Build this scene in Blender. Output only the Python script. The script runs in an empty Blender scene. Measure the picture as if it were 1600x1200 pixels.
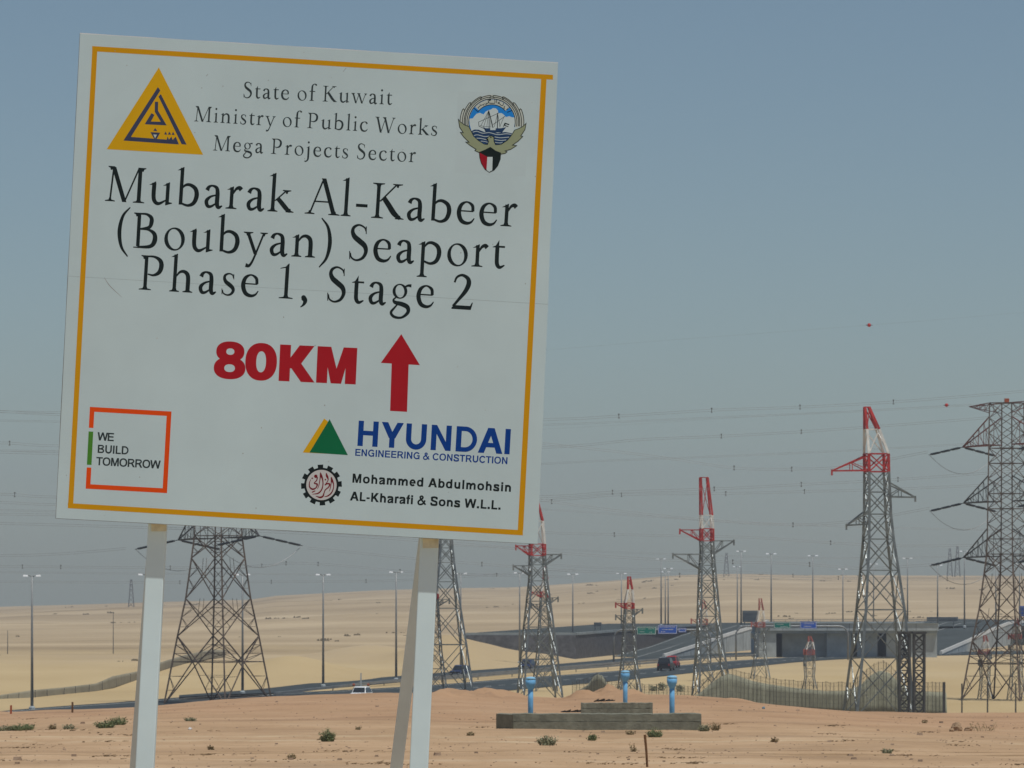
import bpy, bmesh, math, random
from mathutils import Vector, Matrix
from mathutils.geometry import tessellate_polygon
import numpy as np
R = math.radians
random.seed(7)
SC = bpy.context.scene
COL = SC.collection

# ------------------------------------------------------------------ camera, sky, sun, exposure
F = 8000.0        # focal length in photo pixels (photo 1600 wide)
HY = 897.0        # photo row of the eye level
CZ = 14.0         # camera height above the highway
cam = bpy.data.cameras.new('camera')
cam.sensor_width = 36.0
cam.lens = 36.0 * F / 1600.0
cam.shift_y = (HY - 600.0) / 1600.0
cam.clip_start = 0.5
cam.clip_end = 20000
cam.dof.use_dof = True
cam.dof.focus_distance = 32.0
cam.dof.aperture_fstop = 30.0
co = bpy.data.objects.new('camera', cam)
co.location = (0, 0, CZ)
co.rotation_euler = (R(90), 0, 0)
COL.objects.link(co)
SC.camera = co

SUN = Vector((0.20, -0.235, 0.951)).normalized()
world = bpy.data.worlds.new("World")
SC.world = world
world.use_nodes = True
wn = world.node_tree.nodes
wl = world.node_tree.links
bg = wn['Background']
sky = wn.new('ShaderNodeTexSky')
sky.sky_type = 'NISHITA'
sky.sun_disc = False
sky.sun_elevation = math.asin(SUN.z)
sky.sun_rotation = math.atan2(SUN.x, SUN.y)
sky.altitude = 3000
sky.air_density = 1.0
sky.dust_density = 6.5
sky.ozone_density = 0.6
wb = wn.new('ShaderNodeMix')                 # white balance of the photograph: a shade cooler and greener
wb.data_type = 'RGBA'; wb.blend_type = 'MULTIPLY'; wb.inputs[0].default_value = 1.0
wb.inputs[7].default_value = (0.965, 1.03, 0.995, 1)
wl.new(sky.outputs[0], wb.inputs[6])
wl.new(wb.outputs[2], bg.inputs['Color'])
bg.inputs['Strength'].default_value = 0.064
sl = bpy.data.lights.new('sun', 'SUN')
sl.energy = 3.15
sl.angle = R(0.5)
sl.color = (1.0, 0.975, 0.93)
so = bpy.data.objects.new('sun', sl)
so.rotation_euler = SUN.to_track_quat('Z', 'Y').to_euler()
so.location = (0, 0, 200)
COL.objects.link(so)
SC.view_settings.view_transform = 'Standard'
SC.view_settings.look = 'None'
SC.view_settings.exposure = 0.0
SC.view_settings.gamma = 1.0
SC.view_settings.use_curve_mapping = False

# ------------------------------------------------------------------ helpers
def P(px, py, Y):
    return Vector(((px - 800.0) * Y / F, Y, CZ + (HY - py) * Y / F))

def YG(py, z=0.0):
    return (CZ - z) * F / (py - HY)

def PG(px, py, z=0.0):
    return P(px, py, YG(py, z))

def srgb(r, g, b):
    f = lambda c: (c / 255.0 / 12.92) if c / 255.0 <= 0.04045 else ((c / 255.0 + 0.042) / 1.055) ** 2.4
    return (f(r), f(g), f(b))

MATS = {}
def mat(name, col, rough=0.7, metal=0.0, var=0.12, scale=3.0, bump=0.0, spec=0.18, bscale=None):
    if name in MATS:
        return MATS[name]
    m = bpy.data.materials.new(name)
    m.use_nodes = True
    nt = m.node_tree
    b = nt.nodes['Principled BSDF']
    b.inputs['Roughness'].default_value = rough
    b.inputs['Metallic'].default_value = metal
    b.inputs['Specular IOR Level'].default_value = spec
    tc = nt.nodes.new('ShaderNodeTexCoord')
    n = nt.nodes.new('ShaderNodeTexNoise')
    n.inputs['Scale'].default_value = scale
    n.inputs['Detail'].default_value = 6
    n.inputs['Roughness'].default_value = 0.62
    nt.links.new(tc.outputs['Object'], n.inputs['Vector'])
    cr = nt.nodes.new('ShaderNodeValToRGB')
    lo = tuple(max(0, c * (1 - var)) for c in col)
    hi = tuple(min(1, c * (1 + var)) for c in col)
    cr.color_ramp.elements[0].position = 0.3
    cr.color_ramp.elements[0].color = (*lo, 1)
    cr.color_ramp.elements[1].position = 0.7
    cr.color_ramp.elements[1].color = (*hi, 1)
    nt.links.new(n.outputs['Fac'], cr.inputs['Fac'])
    nt.links.new(cr.outputs['Color'], b.inputs['Base Color'])
    if bump:
        n2 = nt.nodes.new('ShaderNodeTexNoise')
        n2.inputs['Scale'].default_value = bscale or scale * 6
        n2.inputs['Detail'].default_value = 5
        nt.links.new(tc.outputs['Object'], n2.inputs['Vector'])
        bp = nt.nodes.new('ShaderNodeBump')
        bp.inputs['Strength'].default_value = bump
        bp.inputs['Distance'].default_value = 0.03
        nt.links.new(n2.outputs['Fac'], bp.inputs['Height'])
        nt.links.new(bp.outputs['Normal'], b.inputs['Normal'])
    MATS[name] = m
    return m

def tag(o, label=None, cat=None, group=None, kind=None):
    if label: o['label'] = label
    if cat: o['category'] = cat
    if group: o['group'] = group
    if kind: o['kind'] = kind
    return o

def empty(name, loc, label, cat, group=None, rot=(0, 0, 0)):
    o = bpy.data.objects.new(name, None)
    o.location = loc
    o.rotation_euler = rot
    o.empty_display_size = 0.3
    COL.objects.link(o)
    return tag(o, label, cat, group)

class MB:
    """collects polygons; build() links them as one mesh object"""
    def __init__(self):
        self.v = []
        self.f = []
    def quadmesh(self, vs, fs):
        k = len(self.v)
        self.v += [tuple(p) for p in vs]
        self.f += [tuple(i + k for i in f) for f in fs]
        return self
    def box(self, c, s, rz=0.0):
        x, y, z = s[0] / 2, s[1] / 2, s[2] / 2
        cz, sz = math.cos(rz), math.sin(rz)
        vs = []
        for dz in (-z, z):
            for dx, dy in ((-x, -y), (x, -y), (x, y), (-x, y)):
                vs.append((c[0] + dx * cz - dy * sz, c[1] + dx * sz + dy * cz, c[2] + dz))
        return self.quadmesh(vs, [(3, 2, 1, 0), (4, 5, 6, 7), (0, 1, 5, 4), (1, 2, 6, 5), (2, 3, 7, 6), (3, 0, 4, 7)])
    def hexa(self, b, t):
        """8 corner solid: b, t = 4 bottom and 4 top corners"""
        return self.quadmesh(list(b) + list(t), [(3, 2, 1, 0), (4, 5, 6, 7), (0, 1, 5, 4), (1, 2, 6, 5), (2, 3, 7, 6), (3, 0, 4, 7)])
    def bar(self, p, q, w, w2=None, n=4, ph=None):
        p, q = Vector(p), Vector(q)
        d = q - p
        if d.length < 1e-6: return self
        d.normalize()
        a = Vector((0, 0, 1)) if abs(d.z) < 0.9 else Vector((1, 0, 0))
        u = d.cross(a).normalized()
        v = d.cross(u)
        w2 = w if w2 is None else w2
        ph = math.pi / n if ph is None else ph
        vs = []
        for c, r in ((p, w / 2), (q, w2 / 2)):
            rr = r / math.cos(math.pi / n) if n == 4 else r
            for i in range(n):
                t = ph + 2 * math.pi * i / n
                vs.append(c + u * (rr * math.cos(t)) + v * (rr * math.sin(t)))
        fs = [(i, (i + 1) % n, n + (i + 1) % n, n + i) for i in range(n)]
        fs += [tuple(range(n - 1, -1, -1)), tuple(range(n, 2 * n))]
        return self.quadmesh(vs, fs)
    def tube(self, pts, r, n=5):
        pts = [Vector(p) for p in pts]
        vs, fs = [], []
        for i, p in enumerate(pts):
            d = (pts[min(i + 1, len(pts) - 1)] - pts[max(i - 1, 0)]).normalized()
            a = Vector((0, 0, 1)) if abs(d.z) < 0.9 else Vector((1, 0, 0))
            u = d.cross(a).normalized()
            v = d.cross(u)
            ri = r[i] if isinstance(r, (list, tuple)) else r
            for k in range(n):
                t = 2 * math.pi * k / n
                vs.append(p + u * (ri * math.cos(t)) + v * (ri * math.sin(t)))
        for i in range(len(pts) - 1):
            for k in range(n):
                fs.append((i * n + k, i * n + (k + 1) % n, (i + 1) * n + (k + 1) % n, (i + 1) * n + k))
        fs.append(tuple(range(n - 1, -1, -1)))
        fs.append(tuple(range((len(pts) - 1) * n, len(pts) * n)))
        return self.quadmesh(vs, fs)
    def lathe(self, prof, c=(0, 0, 0), n=16):
        vs, fs = [], []
        for r, z in prof:
            for k in range(n):
                t = 2 * math.pi * k / n
                vs.append((c[0] + r * math.cos(t), c[1] + r * math.sin(t), c[2] + z))
        for i in range(len(prof) - 1):
            for k in range(n):
                fs.append((i * n + k, i * n + (k + 1) % n, (i + 1) * n + (k + 1) % n, (i + 1) * n + k))
        fs.append(tuple(range(n - 1, -1, -1)))
        fs.append(tuple(range((len(prof) - 1) * n, len(prof) * n)))
        return self.quadmesh(vs, fs)
    def build(self, name, m, parent=None, smooth=False, bevel=0.0):
        me = bpy.data.meshes.new(name)
        me.from_pydata(self.v, [], self.f)
        me.materials.append(m)
        if smooth:
            me.polygons.foreach_set('use_smooth', [True] * len(me.polygons))
        me.update()
        o = bpy.data.objects.new(name, me)
        COL.objects.link(o)
        if parent: o.parent = parent
        if bevel:
            md = o.modifiers.new('bevel', 'BEVEL')
            md.width = bevel
            md.segments = 2
            md.limit_method = 'ANGLE'
        return o

def catmull(pts, n=8):
    pts = [np.array(p, float) for p in pts]
    if len(pts) < 3:
        return pts
    out = []
    ex = [2 * pts[0] - pts[1]] + pts + [2 * pts[-1] - pts[-2]]
    for i in range(1, len(ex) - 2):
        p0, p1, p2, p3 = ex[i - 1:i + 3]
        for k in range(n):
            t = k / n
            out.append(0.5 * (2 * p1 + (p2 - p0) * t + (2 * p0 - 5 * p1 + 4 * p2 - p3) * t * t + (3 * p1 - p0 - 3 * p2 + p3) * t ** 3))
    out.append(pts[-1])
    return out

# ------------------------------------------------------------------ terrain
def vnoise(x, y, seed=0):
    """smooth value noise, numpy"""
    x = np.asarray(x, float); y = np.asarray(y, float)
    xi = np.floor(x).astype(np.int64); yi = np.floor(y).astype(np.int64)
    xf = x - xi; yf = y - yi
    def h(a, b):
        n = (a * 374761393 + b * 668265263 + seed * 1442695041) & 0x7fffffff
        n = ((n ^ (n >> 13)) * 1274126177) & 0x7fffffff
        return ((n ^ (n >> 16)) & 0xffff) / 65535.0
    u = xf * xf * (3 - 2 * xf); v = yf * yf * (3 - 2 * yf)
    a = h(xi, yi) * (1 - u) + h(xi + 1, yi) * u
    b = h(xi, yi + 1) * (1 - u) + h(xi + 1, yi + 1) * u
    return a * (1 - v) + b * v - 0.5

def fbm(x, y, o=4, seed=0):
    s = 0; a = 1.0
    for i in range(o):
        s = s + a * vnoise(x * 2 ** i, y * 2 ** i, seed + i)
        a *= 0.5
    return s

def sstep(a, b, x):
    t = np.clip((x - a) / (b - a), 0, 1)
    return t * t * (3 - 2 * t)

YC = 235.0
crest_px = [-1500, 0, 50, 110, 200, 260, 330, 400, 500, 600, 700, 800, 870, 1000, 1080, 1150, 1200, 1250, 1300, 1350, 1480, 1600, 3000]
crest_py = [1120, 1116, 1113, 1112, 1108, 1103, 1097, 1092, 1088, 1086, 1086, 1090, 1093, 1087, 1088, 1094, 1101, 1106, 1111, 1115, 1118, 1117, 1125]
far_px = [-3000, 0, 200, 390, 430, 600, 720, 800, 850, 950, 1010, 1060, 1150, 1250, 1350, 1600, 5000]
far_py = [952, 948, 942, 937, 931, 922, 919, 918, 915, 908, 903, 899, 897, 899, 899, 900, 905]
def ground(X, Y):
    X = np.asarray(X, float); Y = np.asarray(Y, float)
    # foreground rise the sign stands on
    pxc = 800 + X * F / YC
    zc = CZ - (np.interp(pxc, crest_px, crest_py) - HY) * YC / F
    near = 11.2 - 0.0098 * np.clip(Y, -80, 100)
    t = np.clip((Y - 100) / (YC - 100), 0, 1)
    fg = near * (1 - t) + zc * t
    fg = fg + 0.10 * fbm(X / 9.0, Y / 14.0, 3, 3) * sstep(60, 100, Y) + 0.03 * fbm(X / 1.3, Y / 4.5, 3, 9)
    # heaps of dug earth on the crest
    for px, wpx, hh, dy in ((735, 45, 0.26, 0), (790, 40, 0.20, 2), (690, 25, 0.22, -3), (905, 22, 0.28, 4), (948, 24, 0.42, 6), (985, 20, 0.30, 3), (1130, 40, .12, 0)):
        cx = (px - 800) * YC / F
        d = ((X - cx) / (wpx * YC / F)) ** 2 + ((Y - YC - dy + 6) / 4.0) ** 2
        fg = fg + hh * np.exp(-d) * (1 + 1.3 * fbm(X / 0.5, Y / 0.8, 3, 21))
    drop = 1 - sstep(YC + 2, YC + 95, Y)
    z = fg * drop
    # plain beyond the highway, rising to the far dunes
    pxf = 800 + X * F / np.maximum(Y, 50)
    zf = CZ - (np.interp(pxf, far_px, far_py) - HY) * 3000 / F
    pl = zf * sstep(900, 3000, Y)
    pl = pl - 30 * sstep(3000, 4100, Y)
    amp = sstep(880, 1500, Y)
    pl = pl + amp * (3.0 * fbm(X / 160.0, Y / 240.0, 4, 5) + 0.8 * fbm(X / 30.0, Y / 50.0, 3, 8)) * (1 - sstep(2500, 2950, Y) * 0.75)
    # dune lobes left of the interchange
    def lobe(px, Yc, wpx, wy, hh):
        cx = (px - 800) * Yc / F
        return hh * np.exp(-((X - cx) / (wpx * Yc / F)) ** 2 - ((Y - Yc) / wy) ** 2)
    pl = pl + lobe(455, 712, 80, 32, 2.6)
    pl = pl + lobe(690, 818, 62, 14, 4.1) + lobe(775, 820, 55, 10, 2.3) + lobe(850, 826, 45, 8, 0.9) + lobe(580, 850, 90, 25, 2.2)
    return z + pl * (1 - drop)

def ground1(X, Y):
    return float(ground(np.array([X]), np.array([Y]))[0])

def hit(px, py, y0=70.0, y1=300.0):
    """the spot of the foreground seen at a photo point"""
    Y = np.arange(y0, y1, 0.5)
    X = (px - 800) * Y / F
    g = ground(X, Y)
    k = np.nonzero(g >= CZ + (HY - py) * Y / F)[0]
    if len(k):
        return Vector((X[k[0]], Y[k[0]], g[k[0]]))
    X = (px - 800) * YC / F
    return Vector((X, YC, ground1(X, YC)))

def make_ground():
    us = np.concatenate([np.linspace(-0.75, -0.16, 24, endpoint=False), np.linspace(-0.16, 0.16, 330), np.linspace(0.16, 0.75, 25)[1:]])
    ys = np.concatenate([np.linspace(-90, 50, 12, endpoint=False), np.linspace(50, 95, 30, endpoint=False), np.linspace(95, 225, 230, endpoint=False), np.linspace(225, 260, 60, endpoint=False),
                         np.linspace(260, 520, 20, endpoint=False), np.geomspace(520, 4150, 190)])
    Yg, Ug = np.meshgrid(ys, us, indexing='ij')
    Xg = Ug * (np.maximum(Yg, 0) + 55)
    Zg = ground(Xg, Yg)
    nv, nu = Yg.shape
    me = bpy.data.meshes.new('ground')
    verts = np.stack([Xg, Yg, Zg], -1).reshape(-1, 3)
    idx = np.arange(nv * nu).reshape(nv, nu)
    faces = np.stack([idx[:-1, :-1], idx[:-1, 1:], idx[1:, 1:], idx[1:, :-1]], -1).reshape(-1, 4)
    me.from_pydata(verts.tolist(), [], faces.tolist())
    me.polygons.foreach_set('use_smooth', [True] * len(me.polygons))
    m = bpy.data.materials.new('desert_sand')
    m.use_nodes = True
    nt = m.node_tree; N = nt.nodes; Lk = nt.links
    b = N['Principled BSDF']
    b.inputs['Roughness'].default_value = 0.95
    b.inputs['Specular IOR Level'].default_value = 0.1
    geo = N.new('ShaderNodeNewGeometry')
    sep = N.new('ShaderNodeSeparateXYZ')
    Lk.new(geo.outputs['Position'], sep.inputs[0])
    def noise(sx, sy, det=5, rough=0.6):
        mp = N.new('ShaderNodeMapping')
        mp.inputs['Scale'].default_value = (sx, sy, sx)
        Lk.new(geo.outputs['Position'], mp.inputs[0])
        n = N.new('ShaderNodeTexNoise')
        n.inputs['Scale'].default_value = 1.0
        n.inputs['Detail'].default_value = det
        n.inputs['Roughness'].default_value = rough
        Lk.new(mp.outputs[0], n.inputs['Vector'])
        return n.outputs['Fac']
    def ramp(fac, stops):
        r = N.new('ShaderNodeValToRGB')
        e = r.color_ramp.elements
        while len(e) < len(stops): e.new(0.5)
        for i, (p, c) in enumerate(stops):
            e[i].position = p
            e[i].color = (*c, 1)
        Lk.new(fac, r.inputs['Fac'])
        return r.outputs['Color']
    def mix(fac, a, c, mode='MIX'):
        x = N.new('ShaderNodeMix'); x.data_type = 'RGBA'; x.blend_type = mode
        if isinstance(fac, float): x.inputs[0].default_value = fac
        else: Lk.new(fac, x.inputs[0])
        Lk.new(a, x.inputs[6]); Lk.new(c, x.inputs[7])
        return x.outputs[2]
    def rng(v, a, c):
        mr = N.new('ShaderNodeMapRange')
        mr.inputs[1].default_value = a; mr.inputs[2].default_value = c
        Lk.new(v, mr.inputs[0])
        return mr.outputs[0]
    near = ramp(noise(0.25, 0.12, 8, 0.65), [(0.3, (0.39, 0.258, 0.150)), (0.5, (0.46, 0.308, 0.182)), (0.7, (0.53, 0.376, 0.236))])
    crestc = ramp(noise(0.2, 0.1, 8, 0.65), [(0.3, (0.385, 0.235, 0.134)), (0.5, (0.43, 0.268, 0.156)), (0.7, (0.475, 0.306, 0.184))])
    yw = N.new('ShaderNodeMath'); yw.operation = 'MULTIPLY_ADD'
    Lk.new(noise(0.05, 0.03, 5, 0.6), yw.inputs[0]); yw.inputs[1].default_value = 160; Lk.new(sep.outputs['Y'], yw.inputs[2])
    near = mix(rng(yw.outputs[0], 215, 275), near, crestc)
    gr = ramp(noise(4.0, 1.1, 8, 0.8), [(0.27, (0.5, 0.47, 0.44)), (0.42, (0.97, 0.97, 0.96)), (0.6, (1, 1, 1)), (0.78, (1.16, 1.17, 1.18))])
    near = mix(1.0, near, gr, 'MULTIPLY')
    trk = ramp(noise(0.10, 0.16, 7, 0.7), [(0.34, (0.80, 0.80, 0.81)), (0.48, (1, 1, 1)), (0.68, (1.09, 1.10, 1.11))])
    near = mix(1.0, near, trk, 'MULTIPLY')
    midc = ramp(noise(0.03, 0.012, 6, 0.6), [(0.3, (0.46, 0.34, 0.175)), (0.7, (0.545, 0.42, 0.23))])
    farc = ramp(noise(0.004, 0.009, 8, 0.6), [(0.32, (0.335, 0.25, 0.148)), (0.5, (0.44, 0.337, 0.205)), (0.66, (0.55, 0.435, 0.275))])
    patch = ramp(noise(0.02, 0.035, 6, 0.7), [(0.3, (0.86, 0.86, 0.86)), (0.45, (1, 1, 1))])
    farc = mix(1.0, farc, patch, 'MULTIPLY')
    # vehicle tracks pressed into the foreground
    def track(k, c0, wd, nz):
        m1 = N.new('ShaderNodeMath'); m1.operation = 'MULTIPLY_ADD'
        Lk.new(sep.outputs['X'], m1.inputs[0]); m1.inputs[1].default_value = k; Lk.new(sep.outputs['Y'], m1.inputs[2])
        m2 = N.new('ShaderNodeMath'); m2.operation = 'MULTIPLY_ADD'
        Lk.new(noise(0.07, 0.05, 3, 0.5), m2.inputs[0]); m2.inputs[1].default_value = nz; Lk.new(m1.outputs[0], m2.inputs[2])
        m3 = N.new('ShaderNodeMath'); m3.operation = 'SUBTRACT'
        Lk.new(m2.outputs[0], m3.inputs[0]); m3.inputs[1].default_value = c0
        m4 = N.new('ShaderNodeMath'); m4.operation = 'ABSOLUTE'; Lk.new(m3.outputs[0], m4.inputs[0])
        mr = N.new('ShaderNodeMapRange'); mr.inputs[1].default_value = wd; mr.inputs[2].default_value = wd * .4
        Lk.new(m4.outputs[0], mr.inputs[0])
        br = N.new('ShaderNodeMath'); br.operation = 'MULTIPLY'
        gap = ramp(noise(0.5, 0.2, 5, 0.7), [(0.38, (0, 0, 0)), (0.6, (1, 1, 1))])
        Lk.new(mr.outputs[0], br.inputs[0]); Lk.new(gap, br.inputs[1])
        return br.outputs[0]
    def flat(c):
        q = N.new('ShaderNodeRGB'); q.outputs[0].default_value = (*c, 1); return q.outputs[0]
    for k, c0, wd, nz, c in ((0.25, 129.0, 1.0, 9, (0.54, 0.41, 0.26)), (0.25, 133.5, 0.9, 9, (0.53, 0.40, 0.25)), (-0.15, 112.0, .7, 7, (0.30, 0.195, 0.105)), (-0.15, 114.6, .6, 7, (0.31, 0.20, 0.11)), (0.05, 158.0, 1.4, 12, (0.33, 0.21, 0.12)), (0.1, 104.0, .8, 6, (0.51, 0.375, 0.24))):
        near = mix(track(k, c0 + nz * .5, wd, nz), near, flat(c))
    c1 = mix(rng(sep.outputs['Y'], 262, 330), near, midc)
    yf = N.new('ShaderNodeMath'); yf.operation = 'MULTIPLY_ADD'
    Lk.new(noise(0.012, 0.008, 6, 0.65), yf.inputs[0]); yf.inputs[1].default_value = 700; Lk.new(sep.outputs['Y'], yf.inputs[2])
    c2 = mix(rng(yf.outputs[0], 1090, 1330), c1, farc)
    Lk.new(c2, b.inputs['Base Color'])
    bn = N.new('ShaderNodeBump')
    bn.inputs['Strength'].default_value = 0.35
    bn.inputs['Distance'].default_value = 0.12
    Lk.new(noise(2.2, 1.1, 8, 0.7), bn.inputs['Height'])
    Lk.new(bn.outputs['Normal'], b.inputs['Normal'])
    me.materials.append(m)
    o = bpy.data.objects.new('ground', me)
    COL.objects.link(o)
    tag(o, 'sandy desert ground rolling away to pale dunes on the horizon', 'ground', kind='structure')
    return o
make_ground()

# ------------------------------------------------------------------ materials
M_asph = mat('asphalt', (0.05, 0.062, 0.066), 0.95, spec=0.08, var=0.2, scale=0.12, bump=0.2)
M_asph2 = mat('asphalt_ramp', (0.06, 0.072, 0.072), 0.95, spec=0.05, var=0.2, scale=0.12, bump=0.2)
M_line = mat('road_paint', (0.62, 0.62, 0.58), 0.7, var=0.12, scale=1.5)
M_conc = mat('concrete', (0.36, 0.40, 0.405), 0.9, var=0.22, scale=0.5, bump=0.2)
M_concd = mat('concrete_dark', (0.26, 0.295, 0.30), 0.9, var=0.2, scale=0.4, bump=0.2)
M_concl = mat('concrete_pale', (0.52, 0.52, 0.49), 0.85, var=0.12, scale=0.5)
M_stone = mat('stone_pitching', (0.085, 0.085, 0.088), 0.95, var=0.45, scale=1.3, bump=0.6)
M_steel = mat('galvanised_steel', (0.21, 0.23, 0.23), 0.42, 0.7, var=0.35, scale=1.2)
M_steeld = mat('weathered_steel', (0.15, 0.15, 0.145), 0.6, 0.4, var=0.35, scale=1.0)
M_rust = mat('rusty_steel', (0.13, 0.10, 0.08), 0.75, 0.2, var=0.5, scale=0.7)
M_rustd = mat('dark_steel', (0.075, 0.075, 0.075), 0.6, 0.4, var=0.35, scale=0.9)
M_red = mat('red_paint', (0.42, 0.035, 0.032), 0.55, var=0.35, scale=1.2)
M_redf = mat('faded_red_paint', (0.20, 0.075, 0.065), 0.7, var=0.35, scale=.8)
M_redp = mat('pale_red_paint', (0.36, 0.12, 0.105), 0.7, var=0.3, scale=.8)
M_whitep = mat('white_paint', (0.68, 0.67, 0.63), 0.55, var=0.22, scale=1.2)
M_ins = mat('insulator_glaze', (0.025, 0.03, 0.035), 0.35, var=0.3, scale=4)
M_wire = mat('conductor_aluminium', (0.20, 0.21, 0.215), 0.5, 0.3, var=0.1)
M_lamp = mat('lamp_pole_steel', (0.25, 0.26, 0.26), 0.5, 0.5, var=0.25, scale=0.6)
M_lhead = mat('lamp_head_paint', (0.85, 0.87, 0.88), 0.3, var=0.05)
M_net = mat('shade_net', (0.32, 0.315, 0.225), 0.95, var=0.22, scale=0.5, bump=0.3)
M_netl = mat('pale_shade_net', (0.27, 0.245, 0.175), 0.95, var=0.18, scale=0.25, bump=0.3)
M_post = mat('fence_post_steel', (0.10, 0.095, 0.085), 0.7, 0.3, var=0.3)
M_blue = mat('blue_pipe_paint', (0.17, 0.43, 0.70), 0.5, var=0.22, scale=5)
M_bluel = mat('pale_blue_cap', (0.25, 0.50, 0.70), 0.5, var=0.15, scale=6)  # cap tops get a paler blue than the pipes
M_green = mat('green_sign_sheet', (0.0, 0.19, 0.145), 0.5, var=0.1)
M_bsign = mat('blue_sign_sheet', (0.02, 0.10, 0.50), 0.5, var=0.1)
M_sback = mat('sign_back_metal', (0.17, 0.19, 0.20), 0.5, 0.4, var=0.2, scale=1.0)
M_bush = mat('desert_shrub', (0.20, 0.235, 0.115), 0.85, var=0.45, scale=2.0)
M_bushd = mat('dry_shrub', (0.30, 0.235, 0.13), 0.9, var=0.35, scale=2.0)
M_pebble = mat('stone_chips', (0.30, 0.215, 0.15), 0.9, var=0.5, scale=0.8)
M_rod = mat('rusty_rod', (0.16, 0.085, 0.04), 0.85, var=0.4, scale=9)
M_orange = mat('orange_marker', (0.42, 0.10, 0.04), 0.7, var=0.25, scale=4)
M_glass = mat('car_glass', (0.02, 0.025, 0.03), 0.12, var=0.1, spec=0.6)
M_tyre = mat('tyre_rubber', (0.02, 0.02, 0.02), 0.85, var=0.2)
M_black = mat('black_car_paint', (0.012, 0.014, 0.018), 0.3, var=0.2)
M_redcar = mat('red_car_paint', (0.40, 0.03, 0.035), 0.3, var=0.1)
M_dblue = mat('dark_blue_car_paint', (0.03, 0.05, 0.12), 0.3, var=0.1)
M_wcar = mat('white_car_paint', (0.75, 0.77, 0.78), 0.3, var=0.05)
M_light = mat('headlamp_lens', (0.8, 0.82, 0.82), 0.15, var=0.02)

# ------------------------------------------------------------------ highway
def strip(name, pts, m, label, z=0.06, n=10):
    """road sheet: pts = (px, upper row, lower row), unprojected to the plain"""
    pts = catmull(pts, n)
    vs, fs = [], []
    for i, (px, yu, yl) in enumerate(pts):
        a = PG(px, yl, z); b = PG(px, yu, z)
        vs += [a, b]
        if i: fs.append((2 * i - 2, 2 * i, 2 * i + 1, 2 * i - 1))
    o = MB().quadmesh(vs, fs).build(name, m)
    return tag(o, label, 'road', kind='structure')

near_rd = [(-120, 1122, 1142), (60, 1106, 1130), (200, 1096, 1122), (330, 1086, 1114), (450, 1082, 1107), (560, 1077, 1098), (690, 1069, 1088), (800, 1060, 1078), (900, 1053, 1069), (1000, 1045, 1060),
           (1100, 1036, 1049), (1180, 1030, 1041), (1250, 1026, 1034), (1330, 1022, 1029), (1450, 1019, 1024.5), (1640, 1016, 1021)]
far_rd = [(280, 1086, 1094), (400, 1077, 1089), (500, 1066, 1077), (600, 1058, 1068), (690, 1051, 1060), (800, 1043, 1051), (900, 1035, 1043), (1000, 1026.5, 1034), (1060, 1023, 1030), (1150, 1020, 1026), (1300, 1016, 1020)]
strip('near_carriageway', near_rd, M_asph, 'dark asphalt carriageway nearest the camera running towards the bridge')
strip('far_carriageway', far_rd, M_asph, 'dark asphalt carriageway on the far side of the sandy median')

def guard_rail(name, line, label, z=0.5, hh=0.28, m=None, posts=40):
    pts = catmull([(a, b) for a, b in line], 10)
    w = [PG(px, py, 0.0) for px, py in pts]
    root = empty(name, w[0], label, 'guard rail', 'guard rails of the highway')
    b = MB()
    for i in range(len(w) - 1):
        p, q = w[i] - w[0], w[i + 1] - w[0]
        b.bar(p + Vector((0, 0, z)), q + Vector((0, 0, z)), hh)
    b.build('rail', m or M_lamp, root)
    d = 0
    for i in range(0, len(w), max(1, len(w) // 12)):
        p = w[i] - w[0]
        MB().box(p + Vector((0, 0.12, z / 2)), (0.12, 0.12, z)).build('rail_post', M_lamp, root)
guard_rail('guard_rail', [(430, 1090.5), (600, 1071), (690, 1063.5), (800, 1054.5), (900, 1046), (1000, 1037.5), (1060, 1032.5)], 'low steel guard rail along the near edge of the far carriageway')
guard_rail('guard_rail', [(560, 1074), (690, 1066.5), (800, 1057.5), (900, 1050), (1000, 1042), (1100, 1033), (1180, 1027.5)], 'low steel guard rail along the median edge of the near carriageway')

# lane lines on the carriageways
def lane(pts, off, name, label, dash=None):
    b = MB()
    pp = catmull(pts, 10)
    w = [PG(px, yu + (yl - yu) * off, 0.066) for px, yu, yl in pp]
    for i in range(len(w) - 1):
        if dash and i % 2: continue
        p, q = w[i], w[i + 1]
        d = (q - p).normalized(); s = Vector((-d.y, d.x, 0)) * 0.10
        b.quadmesh([p - s, q - s, q + s, p + s], [(0, 1, 2, 3)])
    o = b.build(name, M_line)
    tag(o, label, 'road marking', kind='structure')
lane(near_rd, 0.08, 'road_marking', 'white edge line painted along the near carriageway')
lane(near_rd, 0.5, 'road_marking', 'dashed white lane line in the near carriageway', True)
lane(far_rd, 0.9, 'road_marking', 'white edge line painted along the far carriageway')

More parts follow.
